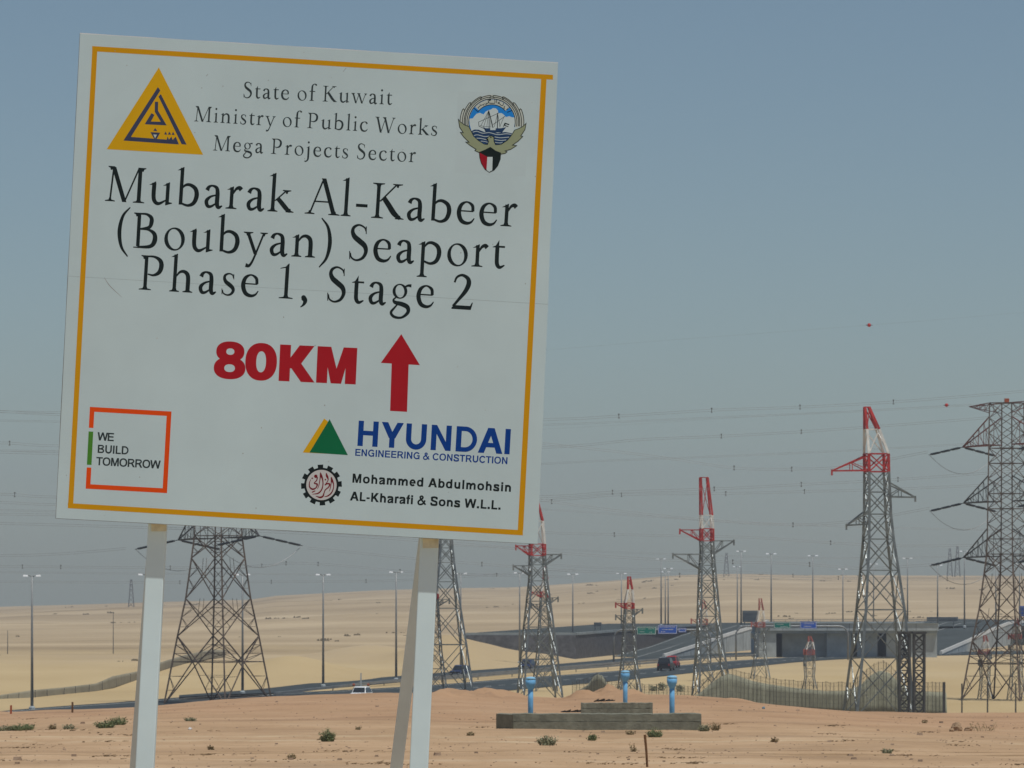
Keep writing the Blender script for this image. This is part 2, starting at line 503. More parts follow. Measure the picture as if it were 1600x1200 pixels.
# ---- interchange: stone faced approach, ramps, bridge
ELV = 4.45
wall_pts = [(-7.6, 842), (2.0, 842), (10.5, 843), (33, 975), (38.5, 1003), (44, 1003)]
def approach():
    root = empty('stone_retaining_wall', (0, 850, 0), 'dark stone faced retaining wall left of the bridge with a sand drift against it', 'wall')
    b = MB()
    for i in range(len(wall_pts) - 1):
        (x0, y0), (x1, y1) = wall_pts[i], wall_pts[i + 1]
        b.hexa([(x0, y0 - 850, -0.5), (x1, y1 - 850, -0.5), (x1, y1 - 850 + 1.4, -0.5), (x0, y0 - 850 + 1.4, -0.5)],
               [(x0, y0 - 850 + 0.8, ELV - .5), (x1, y1 - 850 + 0.8, ELV - .5), (x1, y1 - 850 + 1.4, ELV - .5), (x0, y0 - 850 + 1.4, ELV - .5)])
    b.build('stone_facing', M_stone, root)
    b = MB()
    for i in range(len(wall_pts) - 1):
        (x0, y0), (x1, y1) = wall_pts[i], wall_pts[i + 1]
        b.bar((x0, y0 - 850 + 1.1, ELV - .3), (x1, y1 - 850 + 1.1, ELV - .3), 0.4)
    b.build('coping', M_concd, root)
approach()
MB().quadmesh([(-7.4, 843.3, ELV - 0.7), (10, 844.2, ELV - 0.7), (34, 977, ELV - 0.7), (39, 1006, ELV - .7), (140, 1006, ELV - .7), (140, 1060, ELV - .7), (20, 1060, ELV - .7), (-6, 900, ELV - .7)],
              [(0, 1, 2, 3, 4, 5, 6, 7)]).build('elevated_road', M_asph2)
tag(bpy.data.objects['elevated_road'], 'raised asphalt road on top of the approach embankment', 'road', kind='structure')

def ramp(name, ne, fe, label):
    """ne / fe = near and far edge polylines (X, Y, z)"""
    vs, fs = [], []
    for i, (a, c) in enumerate(zip(ne, fe)):
        vs += [a, c]
        if i: fs.append((2 * i - 2, 2 * i, 2 * i + 1, 2 * i - 1))
    o = MB().quadmesh(vs, fs).build(name, M_asph2)
    tag(o, label, 'road', kind='structure')

r1n = [(25, 851, 0.07), (31, 881, 1.2), (39, 921, 2.9), (46.5, 958, 4.2), (50, 1005, 4.45)]
r1f = [(17.0, 868, 0.07), (24.2, 905, 1.2), (31.5, 945, 2.9), (38.6, 985, 4.2), (41, 1005, 4.45)]
ramp('slip_road', r1n, r1f, 'asphalt slip road climbing from the highway to the bridge level')
r2n = [(73.8, 884, 0.07), (82, 925, 1.5), (90, 968, 2.9), (97, 1003, 4.0), (112, 1060, 4.4)]
r2f = [(68.0, 925, 0.07), (71.5, 975, 1.7), (76, 1025, 3.2), (84, 1062, 4.2), (95, 1090, 4.45)]
ramp('slip_road', r2n, r2f, 'asphalt slip road right of the bridge with a pale kerb wall')

def ramp_line(ne, fe, t, w, label):
    b = MB()
    for i in range(len(ne) - 1):
        p = Vector(ne[i]).lerp(Vector(fe[i]), t); q = Vector(ne[i + 1]).lerp(Vector(fe[i + 1]), t)
        d = (q - p).normalized(); s_ = Vector((-d.y, d.x, 0)) * w; u = Vector((0, 0, .006))
        b.quadmesh([p - s_ + u, q - s_ + u, q + s_ + u, p + s_ + u], [(0, 1, 2, 3)])
    tag(b.build('road_marking', M_linew, None), label, 'road marking', kind='structure')
M_linew = mat('worn_road_paint', (0.30, 0.31, 0.30), 0.8, var=0.3, scale=.5)
for t_, lb in ((.06, 'pale edge line near the parapet of the left slip road'), (.5, 'worn lane line in the left slip road'), (.93, 'pale edge line on the far side of the left slip road')): ramp_line(r1n, r1f, t_, .12, lb)
for t_, lb in ((.06, 'pale edge line near the parapet of the right slip road'), (.5, 'worn lane line in the right slip road'), (.66, 'second worn line in the right slip road'), (.93, 'pale edge line on the far side of the right slip road')): ramp_line(r2n, r2f, t_, .12, lb)
def ramp_wall(name, edge, label, offx=0.25, base=-0.3):
    root = empty(name, (edge[0][0], edge[0][1], 0), label, 'barrier wall')
    o = Vector((edge[0][0], edge[0][1], 0))
    b, c = MB(), MB()
    for i in range(len(edge) - 1):
        p, q = Vector(edge[i]) - o, Vector(edge[i + 1]) - o
        d = (q - p); d.z = 0; d.normalize(); s = Vector((d.y, -d.x, 0))
        def ring(pt, z, t): return pt.x + s.x * t, pt.y + s.y * t, z
        b.hexa([ring(p, base, .02), ring(p, base, .42), ring(q, base, .42), ring(q, base, .02)],
               [ring(p, p.z + .15, .02), ring(p, p.z + .15, .42), ring(q, q.z + .15, .42), ring(q, q.z + .15, .02)])
        c.hexa([ring(p, p.z + .15, -.05), ring(p, p.z + .15, .5), ring(q, q.z + .15, .5), ring(q, q.z + .15, -.05)],
               [ring(p, p.z + .65, .08), ring(p, p.z + .65, .36), ring(q, q.z + .65, .36), ring(q, q.z + .65, .08)])
    b.build('retaining_wall', M_conc, root)
    for i in range(len(edge) - 1):
        p, q = Vector(edge[i]) - o, Vector(edge[i + 1]) - o
        d = (q - p); d.z = 0; d.normalize(); s = Vector((d.y, -d.x, 0))
        for t in (.12, .37, .62, .87):
            c_ = p.lerp(q, t) + s * .425
            MB().box((c_.x, c_.y, (c_.z - .3) / 2), (.09, .03, max(.1, c_.z + .25)), math.atan2(d.y, d.x)).build('joint', M_stone, root)
    c.build('parapet', M_concl, root)
ramp_wall('ramp_barrier', r1n, 'pale parapet and grey wall on the near side of the left slip road')
ramp_wall('ramp_barrier', r2n, 'pale parapet and grey wall on the near side of the right slip road')

def bridge():
    Y0 = 860.0
    x0, x1 = 42.5, 72.5
    root = empty('road_bridge', (56, Y0, 0), 'grey concrete road bridge spanning the highway behind the pylons', 'bridge')
    X = lambda px, Y=Y0: (px - 800) * Y / F - 56
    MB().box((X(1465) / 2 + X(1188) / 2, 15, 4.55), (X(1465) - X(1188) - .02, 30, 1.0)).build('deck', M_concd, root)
    b = MB()
    xa, xb = X(1188), X(1466)
    b.box(((xa + xb) / 2, -0.15, 5.1), (xb - xa, 0.3, 1.2))
    b.build('parapet', M_conc, root)
    MB().box(((xa + xb) / 2, 30.4, 5.1), (xb - xa, 0.3, 1.2)).build('parapet', M_conc, root)
    MB().box(((xa + xb) / 2, -0.2, 5.74), (xb - xa + .02, 0.6, 0.08)).build('coping', M_concd, root)
    rl = MB()
    for i in range(16):
        x = xa + .3 + (xb - xa - .6) * i / 15
        rl.bar((x, -.1, 5.78), (x, -.1, 6.35), .07)
    rl.bar((xa, -.1, 6.35), (xb, -.1, 6.35), .08); rl.bar((xa, -.1, 6.08), (xb, -.1, 6.08), .06)
    rl.build('railing', M_lamp, root)
    for i in range(1, 8):
        x = xa + (xb - xa) * i / 8
        MB().box((x, -.305, 5.1), (.07, .02, 1.15)).build('joint', M_stone, root)
    # abutment and wall piers
    for a, c, dy, dp in ((1186, 1213, 0.2, 29), (1222, 1291, 3.5, 25), (1292, 1330, 1.6, 27), (1339, 1371, 2.0, 27), (1385, 1411, 1.6, 27), (1424, 1464, 0.6, 29)):
        xx0, xx1 = X(a, Y0 + dy), X(c, Y0 + dy)
        MB().box(((xx0 + xx1) / 2, dy + dp / 2, 1.9), (xx1 - xx0, dp, 4.3)).build('pier_wall' if a != 1186 else 'abutment', M_conc, root)
    MB().box(((X(1464) + X(1186)) / 2, 29.75, 1.9), (X(1464) - X(1186) - 0.2, 0.4, 4.3)).build('added_rear_wall', M_concd, root)  # added wall closing the far end so the openings stay dark
bridge()

# ------------------------------------------------------------------ lamp posts
def lamp(px, ytop, Y, zb, label, H=None, single=False):
    top = P(px, ytop, Y)
    root = empty('street_lamp', (top.x, Y, zb), label, 'street lamp', 'double headed street lamps along the highway')
    h = top.z - zb
    MB().tube([(0, 0, -0.3), (0, 0, h * .5), (0, 0, h)], [0.17, 0.12, 0.075], 8).build('pole', M_lamp, root, True)
    MB().lathe([(0.32, -0.1), (0.32, 0.25), (0.18, 0.4)], n=8).build('base_plinth', M_conc, root)
    for s in (-1, 1):
        a = MB().tube([(0, 0, h - .05), (s * .25, 0, h + .1), (s * .5, 0, h + .12)], 0.05, 5).build('arm', M_lamp, root)
        hd = MB()
        hd.hexa([(s * .40, -.16, h + .0), (s * .92, -.2, h + .02), (s * .92, .2, h + .02), (s * .40, .16, h + .0)],
                [(s * .44, -.1, h + .16), (s * .88, -.14, h + .2), (s * .88, .14, h + .2), (s * .44, .1, h + .16)])
        hd.build('lamp_head', M_lhead, root)
for px, yt, Y, zb, lb in (
    (50, 901, 528, 0, 'tall double headed street lamp standing nearest the left edge of the picture'),
    (229, 899, 562, 0, 'double headed street lamp half hidden by the left sign post'),
    (379, 899, 598, 0, 'double headed street lamp standing behind the rusty pylon'),
    (505, 899, 633, 0, 'double headed street lamp midway between the rusty pylon and the right sign post'),
    (619, 895, 672, 0, 'double headed street lamp just left of the right sign post brace'),
    (720, 897, 746, 0, 'double headed street lamp right of the pylon behind the right sign post'),
    (812, 896, 800, 0, 'double headed street lamp just left of the slim red tipped pylon beside the board'),
    (895, 898, 852, 0, 'double headed street lamp in front of the dark stone wall'),
    (971, 897, 900, 0, 'double headed street lamp behind the small red topped pylon'),
    (1033, 874, 985, 4.0, 'tall street lamp, left and tallest of the cluster above the blue road sign'),
    (1039.5, 894, 1040, 1, 'street lamp in the middle of the cluster above the blue road sign'),
    (1044, 889, 1012, 1.5, 'street lamp at the right of the cluster above the blue road sign'),
    (1152, 886, 1040, 1.5, 'shorter street lamp of the pair behind the grey sign panel'),
    (1158, 862, 960, 4.0, 'taller street lamp of the pair behind the grey sign panel'),
    (1205, 866, 900, 4.4, 'street lamp rising above the green sign on the bridge'),
    (1270, 869, 905, 4.4, 'street lamp rising above the blue sign on the bridge'),
    (1317, 890, 990, 2, 'lower street lamp left of the big red and white topped pylon'),
    (1418, 873, 940, 4.2, 'street lamp just right of the big red and white topped pylon'),
    (1465, 884, 980, 4, 'street lamp over the slip road under the lowest insulator of the right pylon'),
    (1507, 862, 960, 4, 'tall street lamp beside the lowest arm tip of the right pylon'),
    (1365, 882, 1080, 2, 'thin distant street lamp seen through the big red topped pylon'),
    (1556, 884, 1020, 4, 'street lamp seen through the lattice of the right pylon'),
    (1593, 882, 1010, 4, 'street lamp at the right edge of the picture')):
    lamp(px, yt, Y, zb, lb)

# ------------------------------------------------------------------ lattice towers
def mono_tower(cx, yb, levels, bands, arms, label, leg=0.17, br=0.075, theta=10, Y=None, group='steel lattice pylons with red and white tips', steel=None, zb=0.0, red=None):
    """levels (row, left px, right px) from the base up; bands = (row red bottom, row red top / white bottom, row white top)
    arms = (tip px, tip row, row top, row bottom, side, painted)"""
    Y = Y or YG(yb, zb)
    k = Y / F
    th = R(theta)
    root = empty('power_pylon', ((cx - 800) * k, Y, zb), label, 'power pylon', group)
    steel = steel or M_steel
    red = red or M_red
    ex = math.cos(th) + math.sin(th)
    def interp(row):
        lv = levels
        for i in range(len(lv) - 1):
            if lv[i][0] >= row >= lv[i + 1][0]:
                t = (lv[i][0] - row) / (lv[i][0] - lv[i + 1][0])
                return (row, lv[i][1] * (1 - t) + lv[i + 1][1] * t, lv[i][2] * (1 - t) + lv[i + 1][2] * t)
        return lv[-1] if row < lv[-1][0] else lv[0]
    def corners(row):
        _, l, r = interp(row)
        c = ((l + r) / 2 - cx) * k
        a = (r - l) / 2 * k / ex
        z = (yb - row) * k
        out = []
        for sx, sy in ((-1, -1), (1, -1), (1, 1), (-1, 1)):
            out.append(Vector((c + sx * a * math.cos(th) - sy * a * math.sin(th), sx * a * math.sin(th) + sy * a * math.cos(th), z)))
        return out
    def section(rows, name, m, lw, bw, parent, horiz=True):
        legs = [MB() for _ in range(4)]
        b = MB()
        for i in range(len(rows) - 1):
            A, B = corners(rows[i]), corners(rows[i + 1])
            for j in range(4):
                legs[j].bar(A[j], B[j], lw)
                j2 = (j + 1) % 4
                b.bar(A[j], B[j2], bw)
                b.bar(A[j2], B[j], bw)
                if horiz is True or (horiz == 'top' and i == len(rows) - 2): b.bar(B[j], B[j2], bw)
                # secondary bracing in the tall panels
                if (rows[i] - rows[i + 1]) * k > 3.2:
                    mid = (A[j] + A[j2] + B[j] + B[j2]) / 4
                    for e in (0.5,):
                        pl = A[j].lerp(B[j], e); pr = A[j2].lerp(B[j2], e)
                        b.bar(pl, A[j].lerp(B[j2], .25), bw * .6); b.bar(pr, A[j2].lerp(B[j], .25), bw * .6)
        return legs, b
    red_b, red_t, wh_t, peak = bands
    # steel body
    base, H = levels[0][0], levels[0][0] - red_b
    rows = [base]
    step = None
    r = base
    while r > red_b + 1:
        _, l, rr = interp(r)
        s = max((rr - l) * 0.86, 7.0)
        if r - s < red_b + s * .4: s = r - red_b
        r -= s
        rows.append(r)
    rows[-1] = red_b
    legs, b = section(rows, 'body', steel, leg, br, root)
    for L in legs: L.build('leg', steel, root)
    b.build('bracing', steel, root)
    # painted top
    legs, b = section([red_b, red_t], 'crown', M_red, leg * 1.05, br * 1.15, root)
    for L in legs: b.v, b.f = b.v + L.v, b.f + [tuple(i + len(b.v) for i in f) for f in L.f]
    C0 = corners(red_b)
    for j in range(4): b.bar(C0[j], C0[(j + 1) % 4], br * 1.15)
    cr = b.build('red_crown', red, root)
    def peakpart(r0, r1, name, m, n=1):
        bb = MB()
        A, B = corners(r0), corners(r1)
        for j in range(4):
            bb.bar(A[j], B[j], leg * 0.95)
            bb.bar(A[j], B[(j + 1) % 4], br * .9)
            bb.bar(B[j], B[(j + 1) % 4], br * .9)
        return bb.build(name, m, root)
    peakpart(red_t, wh_t, 'white_peak', M_whitep)
    peakpart(wh_t, peak, 'red_peak', red)
    for tx, ty, rt, rb, side, painted in arms:
        bb = MB()
        tip = Vector(((tx - cx) * k, (tx - cx) * k * math.tan(th), (yb - ty) * k))
        ct, cb = corners(rt), corners(rb)
        ids = (0, 3) if side < 0 else (1, 2)
        for j in ids:
            bb.bar(ct[j], tip, br * 1.3); bb.bar(cb[j], tip, br * 1.5)
            bb.bar(ct[j].lerp(tip, .45), cb[j].lerp(tip, .45), br * .8)
            bb.bar(cb[j], ct[j].lerp(tip, .45), br * .8)
        bb.bar(cb[ids[0]].lerp(tip, .4), cb[ids[1]].lerp(tip, .4), br * .8)
        bb.bar(tip + Vector((0, 0, .15)), tip - Vector((0, 0, 7 * k)), 0.18)
        bb.build('cross_arm', red if painted else steel, root)
    return root

# the big one on the crest
mono_tower(1370, 1117, [(1117, 1320, 1424), (985, 1337, 1416), (920, 1343, 1407), (856, 1349, 1397), (820, 1351, 1392), (737, 1351.5, 1388), (709, 1351, 1387.5), (670, 1351, 1373), (637, 1350.5, 1358)],
           (737, 709, 671, 636), [(1299, 736, 712, 735, -1, True), (1431, 777, 754, 776, 1, False), (1322, 821, 799, 819, -1, False)],
           'largest silver lattice pylon with red and white tip, standing on the sand crest', leg=0.25, br=0.10)
mono_tower(1107, 1090, [(1090, 1082, 1143), (1000, 1089, 1128), (895, 1092, 1118), (866, 1094.5, 1115.5), (845, 1094, 1114.5), (825, 1094, 1114.5), (805, 1094, 1113), (746, 1093.5, 1106)],
           (845, 826, 805, 746), [(1062, 828, 828, 845, -1, True), (1147, 845, 845, 866, 1, False), (1051, 866, 866, 889, -1, False)],
           'silver pylon with flat topped red peak, left of the largest pylon', leg=0.21, br=0.085)
mono_tower(843, 1091, [(1091, 808, 879), (1000, 816, 868), (905, 826.5, 855), (868, 827, 852), (851, 827, 852), (815, 834, 849), (778, 837, 839.5)],
           (868, 850, 814, 778), [(806, 853, 853, 868, -1, True), (877, 866.5, 866.5, 883, 1, False), (802, 884, 884, 899, -1, False)],
           'silver pylon with a slim red and white tip beside the right edge of the board', leg=0.21, br=0.085)
mono_tower(696, 1082, [(1082, 653, 740), (1000, 664, 728), (925, 676, 716), (871, 685, 709), (847, 686, 706.5), (790, 686, 706), (770, 686, 706), (735, 690, 703), (700, 693, 696)],
           (790, 770, 735, 700), [(664, 772, 772, 790, -1, True), (730, 788, 788, 806, 1, False), (660, 806, 806, 824, -1, False)],
           'silver pylon standing behind the right sign post, its head hidden by the board', leg=0.22, br=0.09)
# smaller towers of the second line
def small_tower(cx, yb, yred0, yred1, ywh, ypk, hb, ht, label, arm=18, Y=None, leg=.14, br=.06, zb=0.0, red=None):
    return mono_tower(cx, yb, [(yb, cx - hb, cx + hb), ((yb * .6 + yred0 * .4), cx - hb * .62, cx + hb * .62), (yred0 + 20, cx - ht * 1.15, cx + ht * 1.15), (yred0, cx - ht, cx + ht), (yred1, cx - ht, cx + ht), (ywh, cx - ht * .35, cx + ht * .75), (ypk, cx - ht * .3, cx + ht * .25)],
                      (yred0, yred1, ywh, ypk), [(cx - arm - 4, yred1 + 1, yred1 + 1, yred0, -1, True), (cx + arm + 4, yred0 + 1, yred0 + 1, yred0 + 11, 1, False), (cx - arm - 4, yred0 + 11, yred0 + 11, yred0 + 22, -1, False)],
                      label, leg=leg, br=br, Y=Y, zb=zb, red=red, group='smaller pylons of the far line')
small_tower(983, 1086, 951, 942, 921, 901, 19, 7.5, 'small silver pylon with red crown left of the green gantry sign', 17, leg=.17)
small_tower(851, 1080, 933, 924, 905, 886, 20, 7, 'small pylon with red crown seen through the slim tipped pylon', 17, leg=.15)
small_tower(678, 1081, 936, 928, 908, 889, 21, 7, 'small pylon with red crown mostly hidden behind the right sign post', 20, leg=.15)
small_tower(1099, 1064, 976, 967, 952, 938, 16, 6.5, 'small pylon with red crown seen through the flat topped pylon', 15, leg=.10, br=.05, red=M_redp)
small_tower(1188, 1060, 980, 972, 954, 935, 15, 7, 'small pale pylon with red crown standing before the bridge abutment', 10, leg=.11, br=.05, red=M_redp)
small_tower(1265, 1076, 1023, 1015, 1003, 994, 11, 7.5, 'smallest pylon with red crown standing in front of the bridge piers', 5, leg=.09, br=.04, red=M_redp)
small_tower(1539, 1092, 1022, 1015, 1003, 993, 11, 7, 'small pylon with red crown seen through the left leg of the right pylon', 6, leg=.09, br=.04, red=M_redp)
small_tower(1588, 1094, 998, 991, 978, 966, 14, 7.5, 'small pylon with red crown at the right edge of the picture', 8, leg=.09, br=.04, red=M_redp)

def big_tower(cx, yb, s, label, topred):
    """double circuit tension tower; s = photo px per T1 px"""
    Y = YG(yb)
    k = Y / F * s            # metres per T1 px
    root = empty('power_pylon', ((cx - 800) * Y / F, Y, 0), label, 'power pylon', 'large double circuit pylons')
    ph = R(10.5)
    def corners(row, inset=0.0):
        Rp = np.interp(1100 - row, [0, 106, 165, 228, 265, 300, 537], [85, 64, 51, 42, 37, 36, 32])
        z = (1100 - row) * k
        out = []
        for a in (ph + math.pi, ph - math.pi / 2, ph, ph + math.pi / 2):
            out.append(Vector((Rp * k * math.cos(a), Rp * k * math.sin(a), z)))
        return out
    legs = [MB() for _ in range(4)]
    b = MB(); sb = b
    rows = [1100, 994, 935, 872, 837] + [837 - 27.2 * i for i in range(1, 11)]
    top = rows[-1]
    for i in range(len(rows) - 1):
        A, B = corners(rows[i]), corners(rows[i + 1])
        for j in range(4):
            j2 = (j + 1) % 4
            legs[j].bar(A[j], B[j], 0.17 if i < 4 else 0.13)
            if i == 0:
                # splayed foot panel: horizontal at 1034 with a K to the feet
                t = (1100 - 1034) / 106.0
                m0, m1 = A[j].lerp(B[j], t), A[j2].lerp(B[j2], t)
                mid = (m0 + m1) / 2
                b.bar(m0, m1, 0.09)
                b.bar(A[j], mid, 0.10); b.bar(A[j2], mid, 0.10)
                b.bar(B[j], mid, 0.11); b.bar(B[j2], mid, 0.11)
                for q in (0.33, 0.66):
                    sb.bar(A[j].lerp(m0, q), A[j].lerp(mid, q), 0.042); sb.bar(A[j2].lerp(m1, q), A[j2].lerp(mid, q), 0.042)
                    sb.bar(A[j].lerp(m0, q), A[j].lerp(mid, q - .33), 0.05); sb.bar(A[j2].lerp(m1, q), A[j2].lerp(mid, q - .33), 0.05)
                    sb.bar(m0.lerp(B[j], q), mid.lerp(B[j], q), 0.05); sb.bar(m1.lerp(B[j2], q), mid.lerp(B[j2], q), 0.05)
                    sb.bar(m0.lerp(B[j], q), mid.lerp(B[j], q - .33), 0.05); sb.bar(m1.lerp(B[j2], q), mid.lerp(B[j2], q - .33), 0.05)
            elif i < 4:
                b.bar(A[j], B[j2], 0.085); b.bar(A[j2], B[j], 0.085)
                for q in (.25, .5, .75):
                    qd = q if q <= .5 else 1 - q
                    pl = A[j].lerp(B[j], q); pr = A[j2].lerp(B[j2], q)
                    dl = A[j].lerp(B[j2], q) if q <= .5 else B[j].lerp(A[j2], 1 - q)
                    dr = A[j2].lerp(B[j], q) if q <= .5 else B[j2].lerp(A[j], 1 - q)
                    if q != .5:
                        sb.bar(pl, dl, 0.042); sb.bar(pr, dr, 0.042)
                    for e in (-.25, .25):
                        sb.bar(A[j].lerp(B[j], .5), A[j].lerp(B[j2], .25) if e < 0 else B[j].lerp(A[j2], .25), 0.042)
                        sb.bar(A[j2].lerp(B[j2], .5), A[j2].lerp(B[j], .25) if e < 0 else B[j2].lerp(A[j], .25), 0.042)
                if i > 0: sb.bar((A[j] + A[j2] + B[j] + B[j2]) / 4, (B[j] + B[j2]) / 2, 0.05)
            else:
                b.bar(A[j], B[j2], 0.06); b.bar(A[j2], B[j], 0.06)
            if i in (3, 4, 6, 7, 9, 10, 13): b.bar(B[j], B[j2], 0.09)
    for L in legs: L.build('leg', M_rust, root)
    b.build('bracing', M_rust, root)
    ad = Vector((math.cos(R(-55.5)), math.sin(R(-55.5)), 0))
    ld = Vector((math.cos(R(34.5)), math.sin(R(34.5)), 0))
    ends = {}
    for lv, (row, rise, La, m) in enumerate(((841, 50, 122, M_rustd), (742, 46, 122, M_rustd), (640, 50, 124, M_redf if topred else M_rustd))):
        for sd in (1, -1):
            tip = ad * (sd * La * k) + Vector((0, 0, (1100 - row - (2 if sd < 0 else -3)) * k))
            C0, C1 = corners(row), corners(row - rise)
            order = sorted(range(4), key=lambda j: -sd * C0[j].dot(ad))[:2]
            bb = MB()
            for j in order:
                bb.bar(C0[j], tip, 0.13); bb.bar(C1[j], tip, 0.11)
                for q in (.2, .4, .6, .8):
                    bb.bar(C0[j].lerp(tip, q), C1[j].lerp(tip, q), 0.06)
                    bb.bar(C0[j].lerp(tip, q - .2), C1[j].lerp(tip, q), 0.042)
            for q in (0, .2, .4, .6, .8):
                bb.bar(C0[order[0]].lerp(tip, q), C0[order[1]].lerp(tip, q), 0.06)
                bb.bar(C0[order[0]].lerp(tip, q), C0[order[1]].lerp(tip, min(1, q + .2)), 0.05)
            bb.build('cross_arm', m, root)
            es = []
            for sl_ in (-1, 1):
                e = tip + ld * (sl_ * 78 * k) - Vector((0, 0, 15 * k))
                es.append(e)
                ib = MB()
                for off in (-.14, .14):
                    o_ = ad * off
                    for q in range(3):
                        p0, p1 = tip.lerp(e, .10 + .30 * q) + o_, tip.lerp(e, .34 + .30 * q) + o_
                        n = 9
                        pts, rs = [], []
                        for t in range(n * 2 + 1):
                            pts.append(p0.lerp(p1, t / (2 * n)))
                            rs.append(0.13 if t % 2 else 0.07)
                        ib.tube(pts, rs, 6)
                    ib.bar(tip + o_, e + o_, 0.05)
                ib.build('insulator', M_ins, root)
                ends[(lv, sd, sl_)] = e
            jp = []
            for t in range(13):
                u = t / 12.0
                jp.append(es[0].lerp(es[1], u) - Vector((0, 0, 34 * k * (1 - (2 * u - 1) ** 2))))
            MB().tube(jp, 0.028, 4).build('jumper', M_wire, root)
    # earth wire arm at the head
    bb = MB()
    T = corners(top)
    for sd in (1, -1):
        tip = ad * (sd * 105 * k) + Vector((0, 0, (1100 - top - (4 if sd < 0 else -3)) * k))
        C1 = corners(top + 18)
        order = sorted(range(4), key=lambda j: -sd * T[j].dot(ad))[:2]
        for j in order:
            bb.bar(T[j], tip, 0.09); bb.bar(C1[j], tip, 0.07)
            for q in (.25, .5, .75):
                bb.bar(T[j].lerp(tip, q), C1[j].lerp(tip, q), 0.05)
                bb.bar(T[j].lerp(tip, q - .25), C1[j].lerp(tip, q), 0.05)
        bb.bar(T[order[0]].lerp(tip, .5), T[order[1]].lerp(tip, .5), 0.05)
    bb.build('earth_wire_arm', M_redf if topred else M_rustd, root)
    MB().box((0, 0, (1100 - top) * k + .25), (.5, .5, .5)).build('warning_light', M_orange, root)
    for q in ends: ends[q] = ends[q] + root.location
    return root, ends
t1, e1 = big_tower(341, 1100, 1.0, 'rusty double circuit pylon under the board between the two sign posts', False)
tr, er = big_tower(1573, 1094, 0.868, 'tall double circuit pylon cut by the right edge of the picture', True)

# faint towers on the horizon
for px, yt, ybs, Y, lb in ((205, 905, 943, 2600, 'faint distant pylon on the skyline left of the left sign post'), (1135, 864, 898, 2700, 'faint distant pylon on the skyline right of the flat topped pylon'),
                           (1484, 857, 899, 2800, 'faint distant pylon on the skyline, left of two beside the right pylon'), (1496, 853, 899, 2800, 'faint distant pylon on the skyline, right of two beside the right pylon')):
    k = Y / F
    zb = ground1((px - 800) * k, Y)
    root = empty('power_pylon', ((px - 800) * k, Y, zb), lb, 'power pylon', 'faint pylons on the skyline')
    H = CZ + (HY - yt) * k - zb
    w = 4.2 * k
    b = MB()
    for i in range(6):
        z0, z1 = H * i / 6, H * (i + 1) / 6
        w0, w1 = w * (1 - .75 * i / 6), w * (1 - .75 * (i + 1) / 6)
        for sx in (-1, 1):
            for sy in (-1, 1):
                b.bar((sx * w0, sy * w0, z0), (sx * w1, sy * w1, z1), .3)
            b.bar((sx * w0, -w0, z0), (-sx * w1, -w1, z1), .16)
    b.build('lattice_body', M_steeld, root)
    b = MB()
    for q in (.62, .8):
        b.bar((-2.6 * k, 0, H * q), (2.6 * k, 0, H * q), .3)
    b.build('cross_arm', M_steeld, root)

# pair of lattice columns beside the big pylon
def lattice_column(px, half, label, m):
    yb = 1119.5; Y = YG(yb) ; k = Y / F
    root = empty('lattice_column', ((px - 800) * k, Y, 0), label, 'steel column', 'square lattice columns by the largest pylon')
    a = half * k; H = (yb - 990) * k
    b = MB(); n = 9
    for sx in (-1, 1):
        for sy in (-1, 1):
            MB().bar((sx * a, sy * a, 0), (sx * a, sy * a, H), 0.2).build('leg', m, root)
    for i in range(n):
        z0, z1 = H * i / n, H * (i + 1) / n
        for p, q in (((-a, -a), (a, -a)), ((a, -a), (a, a)), ((a, a), (-a, a)), ((-a, a), (-a, -a))):
            if i % 2: p, q = q, p
            b.bar((*p, z0), (*q, z1), 0.13); b.bar((*p, z1), (*q, z1), 0.09)
            if i % 2 == 0: b.bar((*q, z0), (*p, z1), 0.09)
    b.build('bracing', m, root)
    MB().box((0, 0, H + .1), (2 * a + .4, 2 * a + .4, .2)).build('cap_plate', M_rustd, root)
lattice_column(1413, 7.5, 'dark square lattice column against the right leg of the largest pylon', M_rustd)
lattice_column(1436, 8.0, 'dark square lattice column standing right of its twin at the sand crest', M_rustd)

# ------------------------------------------------------------------ overhead lines
def bundle(pts, Y, spac, label, sep=0.21, r=0.0145, extra=0):
    pp = catmull([(x, y) for x, y in pts], 10)
    w = [P(x, y, Y + (x - 800) * extra) for x, y in pp]
    o = w[0].copy()
    root = empty('power_line', o, label, 'power line', 'twin conductor power lines across the sky')
    for s in (-.5, .5):
        MB().tube([p - o + Vector((0, .1 * s, s * sep)) for p in w], r, 4).build('conductor', M_wire, root)
    xs = [p[0] for p in pp]
    for px in spac:
        py = float(np.interp(px, xs, [p[1] for p in pp]))
        c = P(px, py, Y + (px - 800) * extra) - o
        b = MB()
        b.bar(c + Vector((0, 0, -sep * .9)), c + Vector((0, 0, sep * .9)), 0.06)
        b.box(c + Vector((0, 0, sep * 1.0)), (.17, .12, .09)); b.box(c + Vector((0, 0, -sep * 1.0)), (.17, .12, .09))
        b.build('spacer', M_steeld, root)
bundle([(-200, 640), (0, 643), (100, 648), (500, 660), (850, 655.5), (967, 650), (1112, 641), (1250, 636), (1396, 628), (1600, 611), (1800, 590)], 545, [967, 1112, 1250, 1396], 'topmost twin power line, passing just over the tip of the largest pylon')
bundle([(-200, 690), (0, 692), (100, 697), (500, 705), (850, 699), (1000, 687), (1127, 681.5), (1252, 674.5), (1400, 664), (1600, 648), (1800, 630)], 560, [15, 1127, 1252], 'second twin power line from the top, passing behind the white band of the largest pylon')
bundle([(-200, 640), (400, 652), (700, 678), (940, 703), (1050, 717), (1147, 731), (1237, 733), (1330, 728), (1450, 706)], 556, [1147, 1237], 'twin power line dipping from the topmost left insulator of the right pylon')
